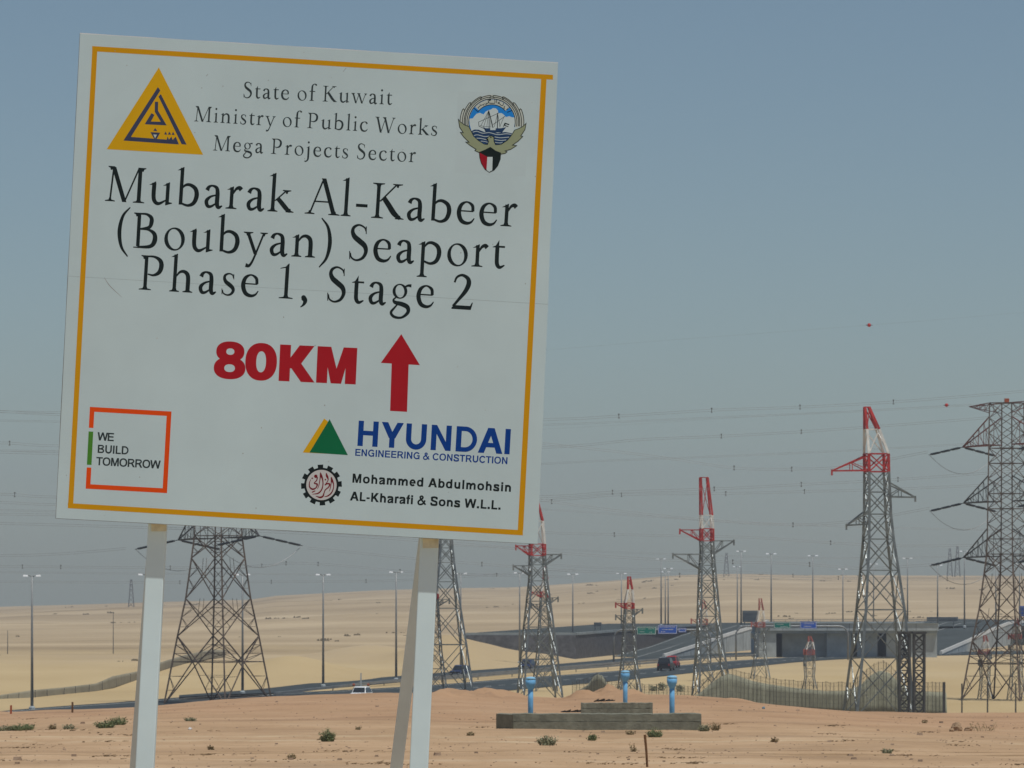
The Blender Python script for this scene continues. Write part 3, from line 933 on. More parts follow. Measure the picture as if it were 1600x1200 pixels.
bundle([(-200, 770), (0, 772), (100, 777), (500, 785), (850, 776), (957, 769), (1116, 764), (1252, 757), (1403, 749), (1600, 735), (1800, 722)], 552, [23, 957, 1116, 1252, 1403], 'twin power line passing just below the red arm of the largest pylon')
bundle([(-200, 782), (0, 785), (100, 789), (500, 797), (850, 782), (971, 773), (1134, 771), (1257, 768), (1400, 764), (1600, 755), (1800, 744)], 590, [971, 1134, 1257], 'twin power line a little below the one under the red arm')
bundle([(-200, 700), (400, 722), (700, 760), (940, 795), (1100, 812), (1239, 820), (1350, 812), (1453, 794)], 556, [862, 1239], 'twin power line dipping from the middle left insulator of the right pylon')
bundle([(-200, 800), (500, 812), (700, 822), (850, 832), (1000, 836), (1180, 840), (1298, 848), (1420, 853), (1600, 850), (1800, 845)], 600, [960, 1298], 'twin power line level with the lowest arm of the largest pylon')
bundle([(-200, 812), (400, 830), (700, 848), (900, 866), (1062, 876), (1145, 878), (1249, 881), (1350, 888), (1462, 882)], 556, [1145, 1265], 'twin power line dipping from the lowest left insulator of the right pylon')
bundle([(480, 856), (560, 864), (630, 871), (760, 882), (900, 892), (1100, 900), (1300, 905)], 575, [753, 1062], 'twin power line running right from the lower arm of the rusty pylon')
bundle([(-200, 884), (0, 885), (120, 886), (280, 887), (409, 884), (447, 880), (497, 881), (560, 886), (634, 893), (776, 899), (900, 902)], 640, [35, 95, 266, 409, 447, 497, 625], 'twin power line just above the lamp heads left of the right sign post')
bundle([(-200, 866), (0, 868), (100, 865), (197, 857)], 556, [], 'twin power line running left from the lower arm of the rusty pylon')
bundle([(-200, 910), (0, 909), (200, 910), (424, 909), (572, 908), (640, 906), (776, 898), (900, 890)], 700, [281, 424, 572, 776], 'twin power line below the lamp heads above the left dunes')
bundle([(820, 880), (960, 888), (1145, 893), (1249, 900), (1317, 903), (1480, 905), (1600, 898), (1700, 890)], 720, [1239, 1310, 1480], 'lowest twin power line before the right dunes')
for k, (pts, Y, lb) in enumerate((
    ([(700, 668), (900, 662), (1127, 652), (1352, 642), (1600, 628), (1700, 620)], 620, 'faint twin power line between the two topmost lines right of the board'),
    ([(700, 735), (900, 722), (1150, 712), (1400, 700), (1600, 688), (1700, 680)], 640, 'faint twin power line just under the red and white peak of the largest pylon'),
    ([(700, 790), (850, 796), (1000, 806), (1200, 818), (1450, 826), (1700, 830)], 660, 'faint twin power line between the middle arms right of the board'),
    ([(700, 852), (850, 858), (1000, 864), (1300, 872), (1700, 866)], 690, 'faint twin power line low over the flat topped pylon'),
    ([(-100, 655), (0, 657), (100, 659), (300, 662)], 600, 'faint twin power line left of the board, second from the top'),
    ([(-100, 703), (0, 704), (100, 705), (300, 706)], 600, 'faint twin power line left of the board in its middle'),
    ([(-100, 795), (0, 797), (100, 799), (300, 802)], 600, 'faint twin power line at the lower left corner of the board'),
    ([(-100, 893), (0, 894), (200, 896), (420, 897), (640, 899), (780, 897)], 720, 'faint twin power line level with the lamp heads left of the right sign post'))):
    bundle(pts, Y, [], lb, sep=.16, r=.0125)
# single earth wires that carry the red marker balls
def single(pts, Y, label, r=0.006):
    pp = catmull(pts, 10)
    w = [P(x, y, Y) for x, y in pp]
    o = w[0].copy()
    root = empty('earth_wire', o, label, 'earth wire', 'thin earth wires with marker balls')
    MB().tube([p - o for p in w], r, 4).build('wire', M_wire, root)
single([(700, 560), (1000, 535), (1358, 508), (1600, 488), (1800, 470)], 540, 'hair thin earth wire highest in the sky right of the board')
single([(500, 690), (900, 668), (1200, 650), (1479, 633), (1520, 631)], 571, 'hair thin earth wire running to the head of the right pylon')
for px, py, Y, lb in ((1358, 508, 540, 'red marker ball high in the sky above the largest pylon'), (1479, 633, 571, 'red marker ball beside the head of the right pylon')):
    c = P(px, py, Y)
    b = MB()
    prof = [(0.20 * math.sin(math.pi * t / 10) + 1e-4, -0.20 * math.cos(math.pi * t / 10)) for t in range(11)]
    b.lathe(prof, n=14)
    root = empty('marker_ball', c, lb, 'marker ball', 'red marker balls on the earth wires')
    b.build('ball', M_red, root, True)
    MB().bar((-.34, 0, 0), (.34, 0, 0), .06).build('clamp', M_ins, root)

# ------------------------------------------------------------------ road signs and gantries
def text_marks(rows, w, h, m, y):
    """short pale blocks where the sign carries unreadable lettering"""
    b = MB()
    for (u0, u1, v) in rows:
        n = max(2, int((u1 - u0) * 14))
        for i in range(n):
            a = u0 + (u1 - u0) * (i + .1) / n; c = u0 + (u1 - u0) * (i + .75) / n
            hh = h * .045 * (0.6 + 0.6 * random.random())
            z = (v - .5) * h
            b.quadmesh([((a - .5) * w, y, z - hh), ((c - .5) * w, y, z - hh), ((c - .5) * w, y, z + hh), ((a - .5) * w, y, z + hh)], [(0, 1, 2, 3)])
    return b
def gantry(pl, pr, yb, yarm, Y, label, signs, mast_x):
    k = Y / F
    o = Vector(((pl + pr) / 2 - 800, 0, 0)) * k + Vector((0, Y, 0))
    root = empty('sign_gantry', o, label, 'sign gantry', 'overhead sign gantries')
    X = lambda px: (px - (pl + pr) / 2) * k
    Z = lambda py: CZ + (HY - py) * k
    zt = Z(yarm)
    c = 14 * k
    pts = [(X(pl), 0, 0), (X(pl), 0, zt - c)]
    for t in range(1, 7):
        a = math.pi / 2 * t / 6
        pts.append((X(pl) + c * (1 - math.cos(a)), 0, zt - c + c * math.sin(a)))
    pts.append((X(pr) - c, 0, zt))
    for t in range(1, 7):
        a = math.pi / 2 * t / 6
        pts.append((X(pr) - c + c * math.sin(a), 0, zt - c + c * math.cos(a)))
    pts.append((X(pr), 0, 0))
    MB().tube(pts, 0.15, 8).build('frame', M_lamp, root, True)
    for (x0, y0, x1, y1, m, lb, rows) in signs:
        w, h = (x1 - x0) * k, (y1 - y0) * k
        c_ = Vector((o.x + X((x0 + x1) / 2), Y - .35, Z((y0 + y1) / 2)))
        r2 = empty('road_sign', c_, lb, 'road sign', 'large road signs at the interchange')
        MB().box((0, 0, 0), (w, .08, h)).build('panel', m, r2)
        b = MB()
        t = .10
        for zz in (-h / 2 + t, h / 2 - t): b.box((0, -.046, zz), (w - .1, .012, .07))
        for xx in (-w / 2 + t, w / 2 - t): b.box((xx, -.046, 0), (.07, .012, h - 2 * t - .08))
        b.build('border', M_whitep, r2)
        text_marks(rows, w, h, M_whitep, -.05).build('lettering', M_whitep, r2)
        b = MB()
        for q in (-.3, .3): b.bar((q * w, .12, -h * .45), (q * w, .12, h * .45), .1)
        b.build('bracket', M_lamp, r2)
gantry(959, 1110, 1040, 984, 800, 'arched gantry carrying the green and two blue signs over the highway',
       [(995, 979, 1025, 991.5, M_green, 'green road sign, left of the blue signs on the left gantry', [(.1, .45, .7), (.6, .9, .72), (.15, .4, .35), (.65, .8, .3)]),
        (1028, 976.5, 1058, 990.5, M_bsign, 'largest blue road sign in the middle of the left gantry', [(.08, .9, .78), (.2, .8, .5), (.15, .4, .25)]),
        (1060, 981, 1072, 988, M_bsign, 'small blue road sign at the right end of the left gantry', [(.15, .8, .6)])], 0)
gantry(1150, 1325, 1025, 978.5, 835, 'arched gantry carrying one green and one blue sign before the bridge',
       [(1209, 972, 1235, 982, M_green, 'green road sign on the right gantry above the bridge abutment', [(.15, .6, .65), (.4, .85, .3)]),
        (1250, 971, 1276, 982.5, M_bsign, 'blue road sign on the right gantry above the bridge opening', [(.15, .85, .7), (.2, .7, .35)])], 0)
def board_sign(x0, y0, x1, y1, Y, zb, m, label, tilt=0):
    k = Y / F
    w, h = (x1 - x0) * k, (y1 - y0) * k
    zc = CZ + (HY - (y0 + y1) / 2) * k
    root = empty('road_sign', (((x0 + x1) / 2 - 800) * k, Y, zb), label, 'road sign', 'large road signs at the interchange')
    MB().box((0, 0, zc - zb), (w, .1, h)).build('panel', m, root)
    b = MB()
    for q in (-.4, -.13, .13, .4): b.bar((q * w, -.1, zc - zb - h * .46), (q * w, -.1, zc - zb + h * .46), .12)
    for q in (-.35, 0, .35): b.bar((-w * .48, -.16, zc - zb + h * q), (w * .48, -.16, zc - zb + h * q), .10)
    b.build('frame', M_sback, root)
    for q in (-.36, .36): MB().bar((q * w, .1, 0), (q * w, .1, zc - zb), .16).build('post', M_lamp, root)
board_sign(1160, 954, 1184, 972, 960, 3.7, M_sback, 'grey back of a large sign panel beside the pale small pylon')
board_sign(928, 972.5, 940, 978.5, 930, 3.7, M_sback, 'small grey sign on two posts above the dark stone wall')
board_sign(1448, 964, 1497, 971, 985, 3.7, M_sback, 'long low grey blue panel standing on the raised road at right')
board_sign(1593, 947, 1612, 963, 900, 4.5, M_bsign, 'blue road sign cut by the right edge of the picture')

# ------------------------------------------------------------------ vehicles
def car(name, px, py, length, width, height, rz, body, label, cat, suv=False):
    p = PG(px, py, 0.08)
    root = empty(name, p, label, cat, rot=(0, 0, rz))
    L, W, H = length, width, height
    hb = H * (.55 if suv else .5)
    def sect(xs, prof):
        pass
    lower = [(-L / 2, .3), (-L / 2, hb), (-L * .46, hb + .03), (L * .22, hb + .02), (L * .46, hb - .12), (L / 2, hb - .25), (L / 2, .3)]
    cab = [(-L * .46, hb), (-L * .40, H * .97), (-L * .34, H), (L * .05, H), (L * .12, H * .97), (L * .27, hb)]
    if not suv: cab = [(-L * .40, hb), (-L * .27, H * .97), (-L * .2, H), (L * .03, H), (L * .1, H * .97), (L * .27, hb)]
    def extr(prof, w0, w1, m, nm):
        n = len(prof)
        zs = [z for _, z in prof]; z0, z1 = min(zs), max(zs)
        vs = []
        for s in (-1, 1):
            for x, z in prof:
                t = (z - z0) / (z1 - z0)
                vs.append((x, s * (w0 + (w1 - w0) * t) / 2, z))
        fs = [tuple(range(n)), tuple(range(2 * n - 1, n - 1, -1))] + [(i, n + i, n + (i + 1) % n, (i + 1) % n) for i in range(n)]
        return MB().quadmesh(vs, fs).build(nm, m, root, bevel=.05)
    extr(lower, W, W * .97, body, 'body')
    extr(cab, W * .94, W * .76, body, 'cabin')
    g = MB()
    zc0, zc1 = hb + (H - hb) * .15, hb + (H - hb) * .85
    for s in (-1, 1):
        y0, y1 = s * (W * .94 - (W * .18) * .15 + .03) / 2, s * (W * .94 - (W * .18) * .85 + .03) / 2
        xa = -L * .38
        g.quadmesh([(xa, y0, zc0), (L * .2, y0, zc0), (L * .06, y1, zc1), (xa + L * .07, y1, zc1)], [(0, 1, 2, 3)])
    x0 = -L * (.455 if suv else .38); x1 = -L * (.415 if suv else .29)
    g.quadmesh([(x0 - .03, -W * .40, zc0), (x0 - .03, W * .40, zc0), (x1 - .03, W * .34, zc1), (x1 - .03, -W * .34, zc1)], [(0, 1, 2, 3)])
    g.quadmesh([(L * .25 + .03, -W * .40, zc0), (L * .25 + .03, W * .40, zc0), (L * .145 + .03, W * .34, zc1), (L * .145 + .03, -W * .34, zc1)], [(0, 1, 2, 3)])
    g.build('window', M_glass, root)
    for sx in (-.31, .31):
        for s in (-1, 1):
            c = Vector((sx * L, s * W * .47, .36))
            wh = MB().bar(c - Vector((0, .11, 0)), c + Vector((0, .11, 0)), .72, n=14).build('wheel', M_tyre, root)
            MB().bar(c + Vector((0, s * .10, 0)), c + Vector((0, s * .125, 0)), .4, n=10).build('rim', M_sback, wh)
    for s in (-1, 1):
        MB().box((L / 2 + .01, s * W * .36, hb - .38), (.06, .34, .18)).build('headlight', M_light, root)
        MB().box((-L / 2 - .01, s * W * .40, hb - .18), (.06, .2, .28)).build('tail_light', M_red, root)
    MB().box((L / 2 + .02, 0, .48), (.1, W * .9, .2)).build('bumper', M_tyre, root)
    MB().box((-L / 2 - .02, 0, .48), (.1, W * .9, .2)).build('bumper', M_tyre, root)
ang = math.atan2(78, 27)
car('parked_suv', 1040.5, 1047.5, 4.7, 1.95, 1.85, R(80), M_black, 'black off road car seen from behind on the near carriageway', 'car', True)
car('small_car', 1051, 1043, 4.2, 1.7, 1.75, R(80), M_redcar, 'red car just ahead of the black off road car', 'car')
car('small_car', 824, 1046, 4.3, 1.75, 1.45, R(-105), M_dblue, 'dark blue car with pale front on the far carriageway behind the slim tipped pylon', 'car')
car('small_car', 719, 1055.5, 4.3, 1.75, 1.45, R(-110), M_dblue, 'dark blue car by the lamp behind the right sign post', 'car')
car('small_car', 567, 1093.5, 4.2, 1.75, 1.5, R(75), M_wcar, 'white car half hidden by the sand crest left of the right sign post', 'car')

# ------------------------------------------------------------------ netted fences
def net_fence(name, line, tops, wire_tops, npost, m, label, post_over=None, wire=True, yoff=0):
    """line: (px, base row, Y); tops / wire_tops: rows of the net's top and the post tops"""
    xs = [p[0] for p in line]
    def at(px):
        Y = float(np.interp(px, xs, [p[2] for p in line]))
        return Y
    x0, x1 = xs[0], xs[-1]
    o = P((x0 + x1) / 2, HY, at((x0 + x1) / 2)); o.z = 0
    root = empty(name, o, label, 'fence', 'netted sand fences')
    n = 160
    vs, fs = [], []
    for i in range(n + 1):
        px = x0 + (x1 - x0) * i / n
        Y = at(px)
        yt = float(np.interp(px, [t[0] for t in tops], [t[1] for t in tops]))
        X = (px - 800) * Y / F
        zb = ground1(X, Y)
        zt = max(zb + .03, CZ + (HY - yt) * Y / F)
        wob = .35 * math.sin(px * .9) * .3 + random.uniform(-.06, .06)
        for q in range(5):
            t = q / 4
            vs.append(Vector((X, Y + wob * (1 - abs(2 * t - 1)) + .55 * t * max(0.0, zt - zb), zb - .2 + (zt - zb + .2) * t)) - o)
        if i:
            for q in range(4):
                a = (i - 1) * 5 + q
                fs.append((a, a + 5, a + 6, a + 1))
    nt_ = MB().quadmesh(vs, fs).build('netting', m, root, True)
    sd = nt_.modifiers.new('thick', 'SOLIDIFY'); sd.thickness = .03
    wt = lambda px: float(np.interp(px, [t[0] for t in wire_tops], [t[1] for t in wire_tops]))
    prev = None
    wb = MB()
    for i in range(npost):
        px = x0 + (x1 - x0) * (i + .15 + .7 * random.random() * .4) / npost
        Y = at(px) - .25
        X = (px - 800) * Y / F
        zb = ground1(X, Y)
        zt = CZ + (HY - wt(px) + random.uniform(-1, 1)) * Y / F
        MB().bar(Vector((X, Y, zb - .2)) - o, Vector((X + random.uniform(-.05, .05), Y, zt)) - o, .055).build('post', M_post, root)
        cur = (Vector((X, Y, zb)) - o, Vector((X, Y, zt)) - o)
        if prev and wire:
            for q in (.25, .4, .55, .7, .85, .97):
                wb.bar(prev[0].lerp(prev[1], q), cur[0].lerp(cur[1], q), .016)
            for q in (.25, .5, .75):
                wb.bar(prev[0].lerp(cur[0], q), prev[1].lerp(cur[1], q), .016)
        prev = cur
    if wire: wb.build('wire_mesh', M_post, root)
Yf = 540
net_fence('netted_fence', [(1085, 0, 545), (1200, 0, 535), (1350, 0, 520), (1480, 0, 512)],
          [(1085, 1088), (1095, 1082), (1112, 1068), (1128, 1057), (1140, 1053), (1155, 1057), (1175, 1064), (1200, 1069), (1220, 1072), (1250, 1076), (1290, 1080), (1320, 1080), (1345, 1072), (1362, 1056), (1377, 1048.5), (1392, 1052), (1408, 1068), (1425, 1080), (1480, 1082)],
          [(1085, 1068), (1120, 1050), (1141, 1044), (1165, 1050), (1200, 1059), (1250, 1064), (1330, 1066), (1350, 1050), (1365, 1036), (1380, 1031), (1395, 1040), (1410, 1064), (1480, 1066)],
          62, M_net, 'long wire fence hung with dark olive netting along the sand crest')
net_fence('netted_fence', [(893, 0, 590), (940, 0, 575), (1005, 0, 560), (1085, 0, 548)],
          [(893, 1084), (905, 1078), (918, 1071), (927, 1058), (934, 1053.5), (941, 1056), (947, 1066), (955, 1082), (1085, 1100)],
          [(893, 1066), (920, 1058), (934, 1050), (950, 1064), (1000, 1068), (1085, 1072)],
          34, M_net, 'low wire fence with one dark heap of netting left of the blue pipes')
net_fence('netted_fence', [(-40, 0, 570), (0, 0, 574), (50, 0, 580), (150, 0, 612), (178, 0, 628), (210, 0, 671), (250, 0, 737), (290, 0, 800), (352, 0, 861)],
          [(-40, 1086), (0, 1086), (50, 1078.5), (100, 1074), (150, 1068), (175, 1057), (215, 1049), (250, 1035), (290, 1023), (330, 1015), (352, 1016)],
          [(-40, 1086), (0, 1087), (50, 1079), (100, 1075), (150, 1069), (175, 1058), (215, 1050), (250, 1036), (290, 1024), (330, 1016), (352, 1017)],
          18, M_netl, 'long low sand fence of pale grey brown netting on the left dunes', wire=False)
# open posts at right
for i, (px, yt) in enumerate(((1475, 1066), (1503, 1068), (1543, 1066), (1587, 1067))):
    Y = 512.0
    X = (px - 800) * Y / F
    zt = CZ + (HY - yt) * Y / F
    lb = ['thick dark fence post ending the olive netting', 'bare fence post, first right of the netted fence', 'bare fence post in front of the middle of the right pylon', 'bare fence post at the right edge of the picture'][i]
    o_ = MB().bar((0, 0, -.3), (0, 0, zt), .26 if i == 0 else .14).build('fence_post', M_rustd if i == 0 else M_post)
    o_.location = (X, Y, ground1(X, Y))
    tag(o_, lb, 'fence post', 'bare fence posts at right')

# low thin posts out on the left plain
for px, yt, yb_, lb in ((177, 957, 1014, 'thin grey pole standing far out on the left dunes'), (12, 985, 1021, 'thin grey pole on the dunes at the left edge')):
    Y = 900.0
    X = (px - 800) * Y / F
    zt = CZ + (HY - yt) * Y / F
    zb = ground1(X, Y)
    o_ = MB().tube([(0, 0, 0), (0, 0, zt - zb)], [.09, .05], 6).build('utility_pole', M_steeld)
    o_.location = (X, Y, zb)
    tag(o_, lb, 'pole', 'thin poles on the left dunes')

# ------------------------------------------------------------------ foreground furniture
def conc_wall(x0, x1, yt, yb, Y, depth, label, ends=0.0):
    k = Y / F
    X0, X1 = (x0 - 800) * k, (x1 - 800) * k
    zt, zb = CZ + (HY - yt) * k, CZ + (HY - yb) * k
    root = empty('concrete_kerb_wall', ((X0 + X1) / 2, Y, zb), label, 'concrete wall', 'low concrete walls round the blue pipes')
    w, h = X1 - X0, zt - zb
    n = 28
    for nm, z0, z1, dy in (('lower_course', -.3, h * .5, 0), ('upper_course', h * .5 + .004, h, .015)):
        b = MB()
        vs, fs = [], []
        for i in range(n + 1):
            x = -w / 2 + w * i / n
            j = random.uniform(-.012, .012)
            zz = z1 + (random.uniform(-.012, .010) if nm == 'upper_course' else random.uniform(-.012, 0))
            vs += [(x, dy + j, z0), (x, depth - dy, z0), (x, depth - dy, zz), (x, dy + j, zz)]
            if i:
                a = 4 * (i - 1)
                fs += [(a, a + 4, a + 7, a + 3), (a + 3, a + 7, a + 6, a + 2), (a + 2, a + 6, a + 5, a + 1)]
        fs += [(0, 3, 2, 1), (4 * n, 4 * n + 1, 4 * n + 2, 4 * n + 3)]
        b.quadmesh(vs, fs).build(nm, M_kerb, root)
    return root
M_kerb = mat('weathered_kerb', (0.20, 0.205, 0.16), 0.95, var=0.28, scale=2.6, bump=0.5)
# front wall: skewed so its left end shows
wf = conc_wall(800, 1096, 1115.5, 1139, 144, .9, 'long low grey concrete wall in front of the blue pipes')
k144 = 144 / F
be = MB()
zt, zb = CZ + (HY - 1116.5) * k144, CZ + (HY - 1142) * k144
X0, X1 = (775 - 800) * k144, (802.5 - 800) * k144
be.hexa([(X0, 144.9, zb - .3), (X1 - .01, 143.96, zb - .35), (X1 - .01, 145.0, zb - .3), (X0 + .12, 145.7, zb - .3)], [(X0, 144.9, zt), (X1 - .01, 143.96, zt), (X1 - .01, 145.0, zt), (X0 + .12, 145.7, zt)])
eb = be.build('end_block', M_kerb, wf)
eb.matrix_parent_inverse = Matrix.Translation(wf.location).inverted()
conc_wall(908, 1020, 1098.5, 1115, 166, .7, 'shorter grey concrete wall behind the front one, under the middle blue pipe')
def pipe(px, ytop, ybot, Y, label, lean=0):
    k = Y / F
    X = (px - 800) * k
    zb = ground1(X, Y)
    zt = CZ + (HY - ytop) * k
    root = empty('vent_pipe', (X, Y, zb), label, 'vent pipe', 'blue vent pipes')
    h = zt - zb
    MB().tube([(0, 0, -.2), (lean * .5, 0, h * .5), (lean, 0, h - .22)], .075, 16).build('pipe', M_blue, root, True)
    MB().lathe([(.078, h - .36), (.085, h - .34), (.135, h - .22), (.145, h - .20), (.145, h - .06)], (lean, 0, 0), 20).build('cap_collar', M_blue, root, True)
    MB().lathe([(.147, h - .075), (.147, h - .03), (.11, h + .0), (.04, h + .012), (.001, h + .014)], (lean, 0, 0), 20).build('cap_top', M_bluel, root, True)
pipe(829, 1058, 1116, 146, 'blue vent pipe at the left end of the front concrete wall')
pipe(977, 1048, 1098, 169, 'blue vent pipe standing behind the shorter concrete wall')
pipe(1050, 1056, 1116, 146, 'blue vent pipe at the right end of the front concrete wall')

def rod(px, yt, yb_, r, label, m, name='stake', lean=0.0):
    g = hit(px, yb_)
    zt = CZ + (HY - yt) * g.y / F
    o_ = MB().tube([(0, 0, -.15), (lean * .4 + .01, 0, (zt - g.z) * .5), (lean, 0, zt - g.z)], r, 7).build(name, m)
    o_.location = g
    tag(o_, label, 'stake')
g = hit(1010, 1199); 
o_ = MB().tube([(0.03, 0, -.25), (0.0, 0, .3), (-.03, 0, CZ + (HY - 1148) * g.y / F - g.z)], [.022, .024, .026], 7).build('stake', M_rod)
o_.location = g
tag(o_, 'rusty iron stake standing in the sand before the concrete wall', 'stake', 'stakes in the sand')
for px, yt, lb in ((17, 1102, 'short orange red marker stake at the left edge of the crest'), (113, 1097, 'short dark marker stake on the crest left of the sign')):
    X = (px - 800) * YC / F
    zb = ground1(X, YC)
    zt = CZ + (HY - yt) * YC / F
    o_ = MB().bar((0, 0, -.2), (.01, 0, zt - zb), .085).build('stake', M_orange if px == 17 else M_rod)
    o_.location = (X, YC, zb)
    tag(o_, lb, 'stake', 'stakes in the sand')
# road works marker beside the white car
root = empty('road_marker', PG(564, 1083.5), 'pale road marker post with two small orange lamps beside the white car', 'road marker')
MB().bar((0, 0, 0), (0, 0, 2.4), .22, .14).build('post', M_concl, root)
for s in (-1, 1):
    MB().bar((0, 0, 1.0), (s * .85, 0, 1.0), .06).build('arm', M_concl, root)
    MB().lathe([(.02, -.16), (.16, -.1), (.18, .05), (.1, .16), (.01, .18)], (s * .85, 0, 1.0), 10).build('marker_lamp', M_orange, root)

# ------------------------------------------------------------------ plants, stones, debris
def shrub(px, py, wpx, hpx, m, label, n=160, cat='shrub'):
    gp = hit(px, py)
    k = gp.y / F
    w, h = wpx * k / 2, hpx * k
    b = MB()
    for i in range(n):
        a = random.uniform(0, 2 * math.pi); rr = w * math.sqrt(random.random()) * .6
        base = Vector((rr * math.cos(a), rr * math.sin(a) * .6, -.02))
        tip = Vector((base.x * 1.55 + random.gauss(0, w * .18), base.y * 1.4 + random.gauss(0, w * .15), h * random.uniform(.35, 1.05) * (1.1 - .6 * (rr / w))))
        b.bar(base, base.lerp(tip, .6) + Vector((0, 0, h * .05)), .012, .010, 3)
        for q in range(5):
            c = base.lerp(tip, random.uniform(.35, 1.0)) + Vector((random.gauss(0, .015), random.gauss(0, .015), random.gauss(0, .012)))
            s = random.uniform(.018, .036)
            d1 = Vector((random.gauss(0, 1), random.gauss(0, 1), random.gauss(0, 1))).normalized() * s
            d2 = Vector((random.gauss(0, 1), random.gauss(0, 1), random.gauss(0, 1))).normalized() * s * .5
            b.quadmesh([c - d1, c + d2, c + d1, c - d2], [(0, 1, 2, 3)])
    o_ = b.build('desert_shrub', m)
    o_.location = gp
    tag(o_, label, cat, 'small desert shrubs')
M_bushg = mat('grey_green_shrub', (0.26, 0.265, 0.165), 0.9, var=0.4, scale=2.0)
for px, py, w, h, m, lb, n in (
    (512, 1159, 26, 22, M_bush, 'dark green tuft of desert shrub between the two sign posts', 150),
    (854, 1165, 38, 18, M_bushg, 'grey green shrub in front of the left end of the front concrete wall', 130),
    (925, 1158, 15, 12, M_bush, 'small dark tuft in front of the middle of the front concrete wall', 80),
    (1023, 1152, 28, 15, M_bush, 'green shrub in front of the right end of the front concrete wall', 140),
    (1100, 1143, 22, 13, M_bushg, 'dry grey shrub at the right end of the front concrete wall', 90),
    (1118, 1142, 16, 14, M_bushd, 'thin straw coloured shrub right of the front concrete wall', 60),
    (35, 1142, 46, 12, M_bush, 'low green shrub at the left edge of the picture', 200),
    (8, 1142, 30, 9, M_bushg, 'flat pale shrub cut by the left edge of the picture', 110),
    (108, 1140, 22, 9, M_bushg, 'sparse pale shrub left of the left sign post', 60),
    (82, 1140, 14, 10, M_bushd, 'dry brown tuft on the left between two green shrubs', 40),
    (165, 1138, 34, 14, M_bush, 'green shrub just left of the left sign post', 150),
    (185, 1133, 30, 14, M_bush, 'green shrub touching the left sign post', 140),
    (297, 1127, 20, 7, M_bushg, 'low sparse tuft right of the left sign post', 60),
    (985, 1148, 14, 8, M_bushd, 'tiny dry tuft before the concrete wall, left of the rusty stake', 40),
    (990, 1175, 14, 18, M_bushd, 'thin dry twigs left of the rusty stake', 16),
    (330, 1172, 12, 7, M_bushd, 'tiny dry tuft low in the sand right of the left sign post', 26),
    (455, 1186, 16, 8, M_bushd, 'dry tuft near the bottom edge between the sign posts', 30),
    (560, 1141, 10, 6, M_bushd, 'tiny dry tuft on the crest slope left of the right brace', 24),
    (735, 1150, 14, 7, M_bushd, 'dry tuft just right of the right sign post', 30),
    (1210, 1160, 16, 8, M_bushd, 'dry tuft on bare sand below the netted fence', 30),
    (1385, 1178, 20, 9, M_bushg, 'low pale tuft near the bottom edge at right', 44),
    (1445, 1130, 12, 6, M_bushd, 'tiny dry tuft under the lattice columns', 26),
    (1535, 1142, 60, 16, M_bushd, 'sparse dry twigs beside the rock at right', 26)):
    shrub(px, py, w, h, m, lb, n)
# far shrubs behind the blue pipes
def far_bush(px, py, w, h, lb):
    p = PG(px, py); k = p.y / F
    b = MB()
    for i in range(170):
        c = Vector((random.gauss(0, w * k * .25), random.gauss(0, w * k * .25), abs(random.gauss(h * k * .45, h * k * .25))))
        s = random.uniform(.08, .2)
        d1 = Vector((random.gauss(0, 1), random.gauss(0, 1), random.gauss(0, 1))).normalized() * s
        d2 = Vector((random.gauss(0, 1), random.gauss(0, 1), random.gauss(0, 1))).normalized() * s * .6
        b.quadmesh([c - d1, c + d2, c + d1, c - d2], [(0, 1, 2, 3)])
    root = empty('desert_bush', p, lb, 'bush', 'bushes along the highway verge')
    b.build('foliage', M_bushg, root)
    MB().tube([(0, 0, -.1), (0, 0, h * k * .6)], .05, 5).build('stem', M_rod, root)
far_bush(1035, 1079, 14, 12, 'grey green bush on the verge left of the right blue pipe')
far_bush(1063, 1081, 13, 13, 'grey green bush on the verge right of the right blue pipe')
far_bush(1022, 1080, 14, 8, 'low bush on the verge beside the fence behind the pipes')

def rock(px, py, w, h, m, label, name='rock', cat='rock', grp=None):
    gp = hit(px, py); k = gp.y / F
    bm = bmesh.new()
    bmesh.ops.create_icosphere(bm, subdivisions=3, radius=1)
    for v in bm.verts:
        n = 1 + .5 * float(fbm(np.array([v.co.x * 1.7 + px]), np.array([v.co.y * 1.7 + v.co.z * 2.1]), 3, 4)[0])
        v.co = Vector((v.co.x * w * k / 2 * n, v.co.y * w * k / 2 * n * .7, v.co.z * h * k * .6 * n + h * k * .3))
    me = bpy.data.meshes.new(name); bm.to_mesh(me); bm.free()
    me.materials.append(m)
    o_ = bpy.data.objects.new(name, me); COL.objects.link(o_)
    o_.location = gp
    tag(o_, label, cat, grp)
M_rock = mat('sandstone_rock', (0.36, 0.25, 0.155), 0.95, var=0.3, scale=6, bump=.4)
rock(1495, 1142, 18, 13, M_rock, 'reddish sandstone rock on the sand at right')
rock(1513, 1142, 14, 7, M_rock, 'smaller flat rock right of the reddish rock')
rock(1487, 1143, 8, 5, M_rock, 'smallest rock left of the reddish rock')
M_litter = mat('pale_litter', (0.72, 0.72, 0.70), 0.7, var=.1)
M_tarp = mat('black_debris', (0.03, 0.028, 0.025), 0.9, var=.3)
rock(297, 1141, 6, 4, M_litter, 'scrap of white litter right of the left sign post', 'litter', 'litter')
rock(1193, 1108, 5, 4, mat('blue_litter', (0.2, 0.33, 0.42), .6), 'scrap of pale blue litter on the sand below the netted fence', 'litter', 'litter')
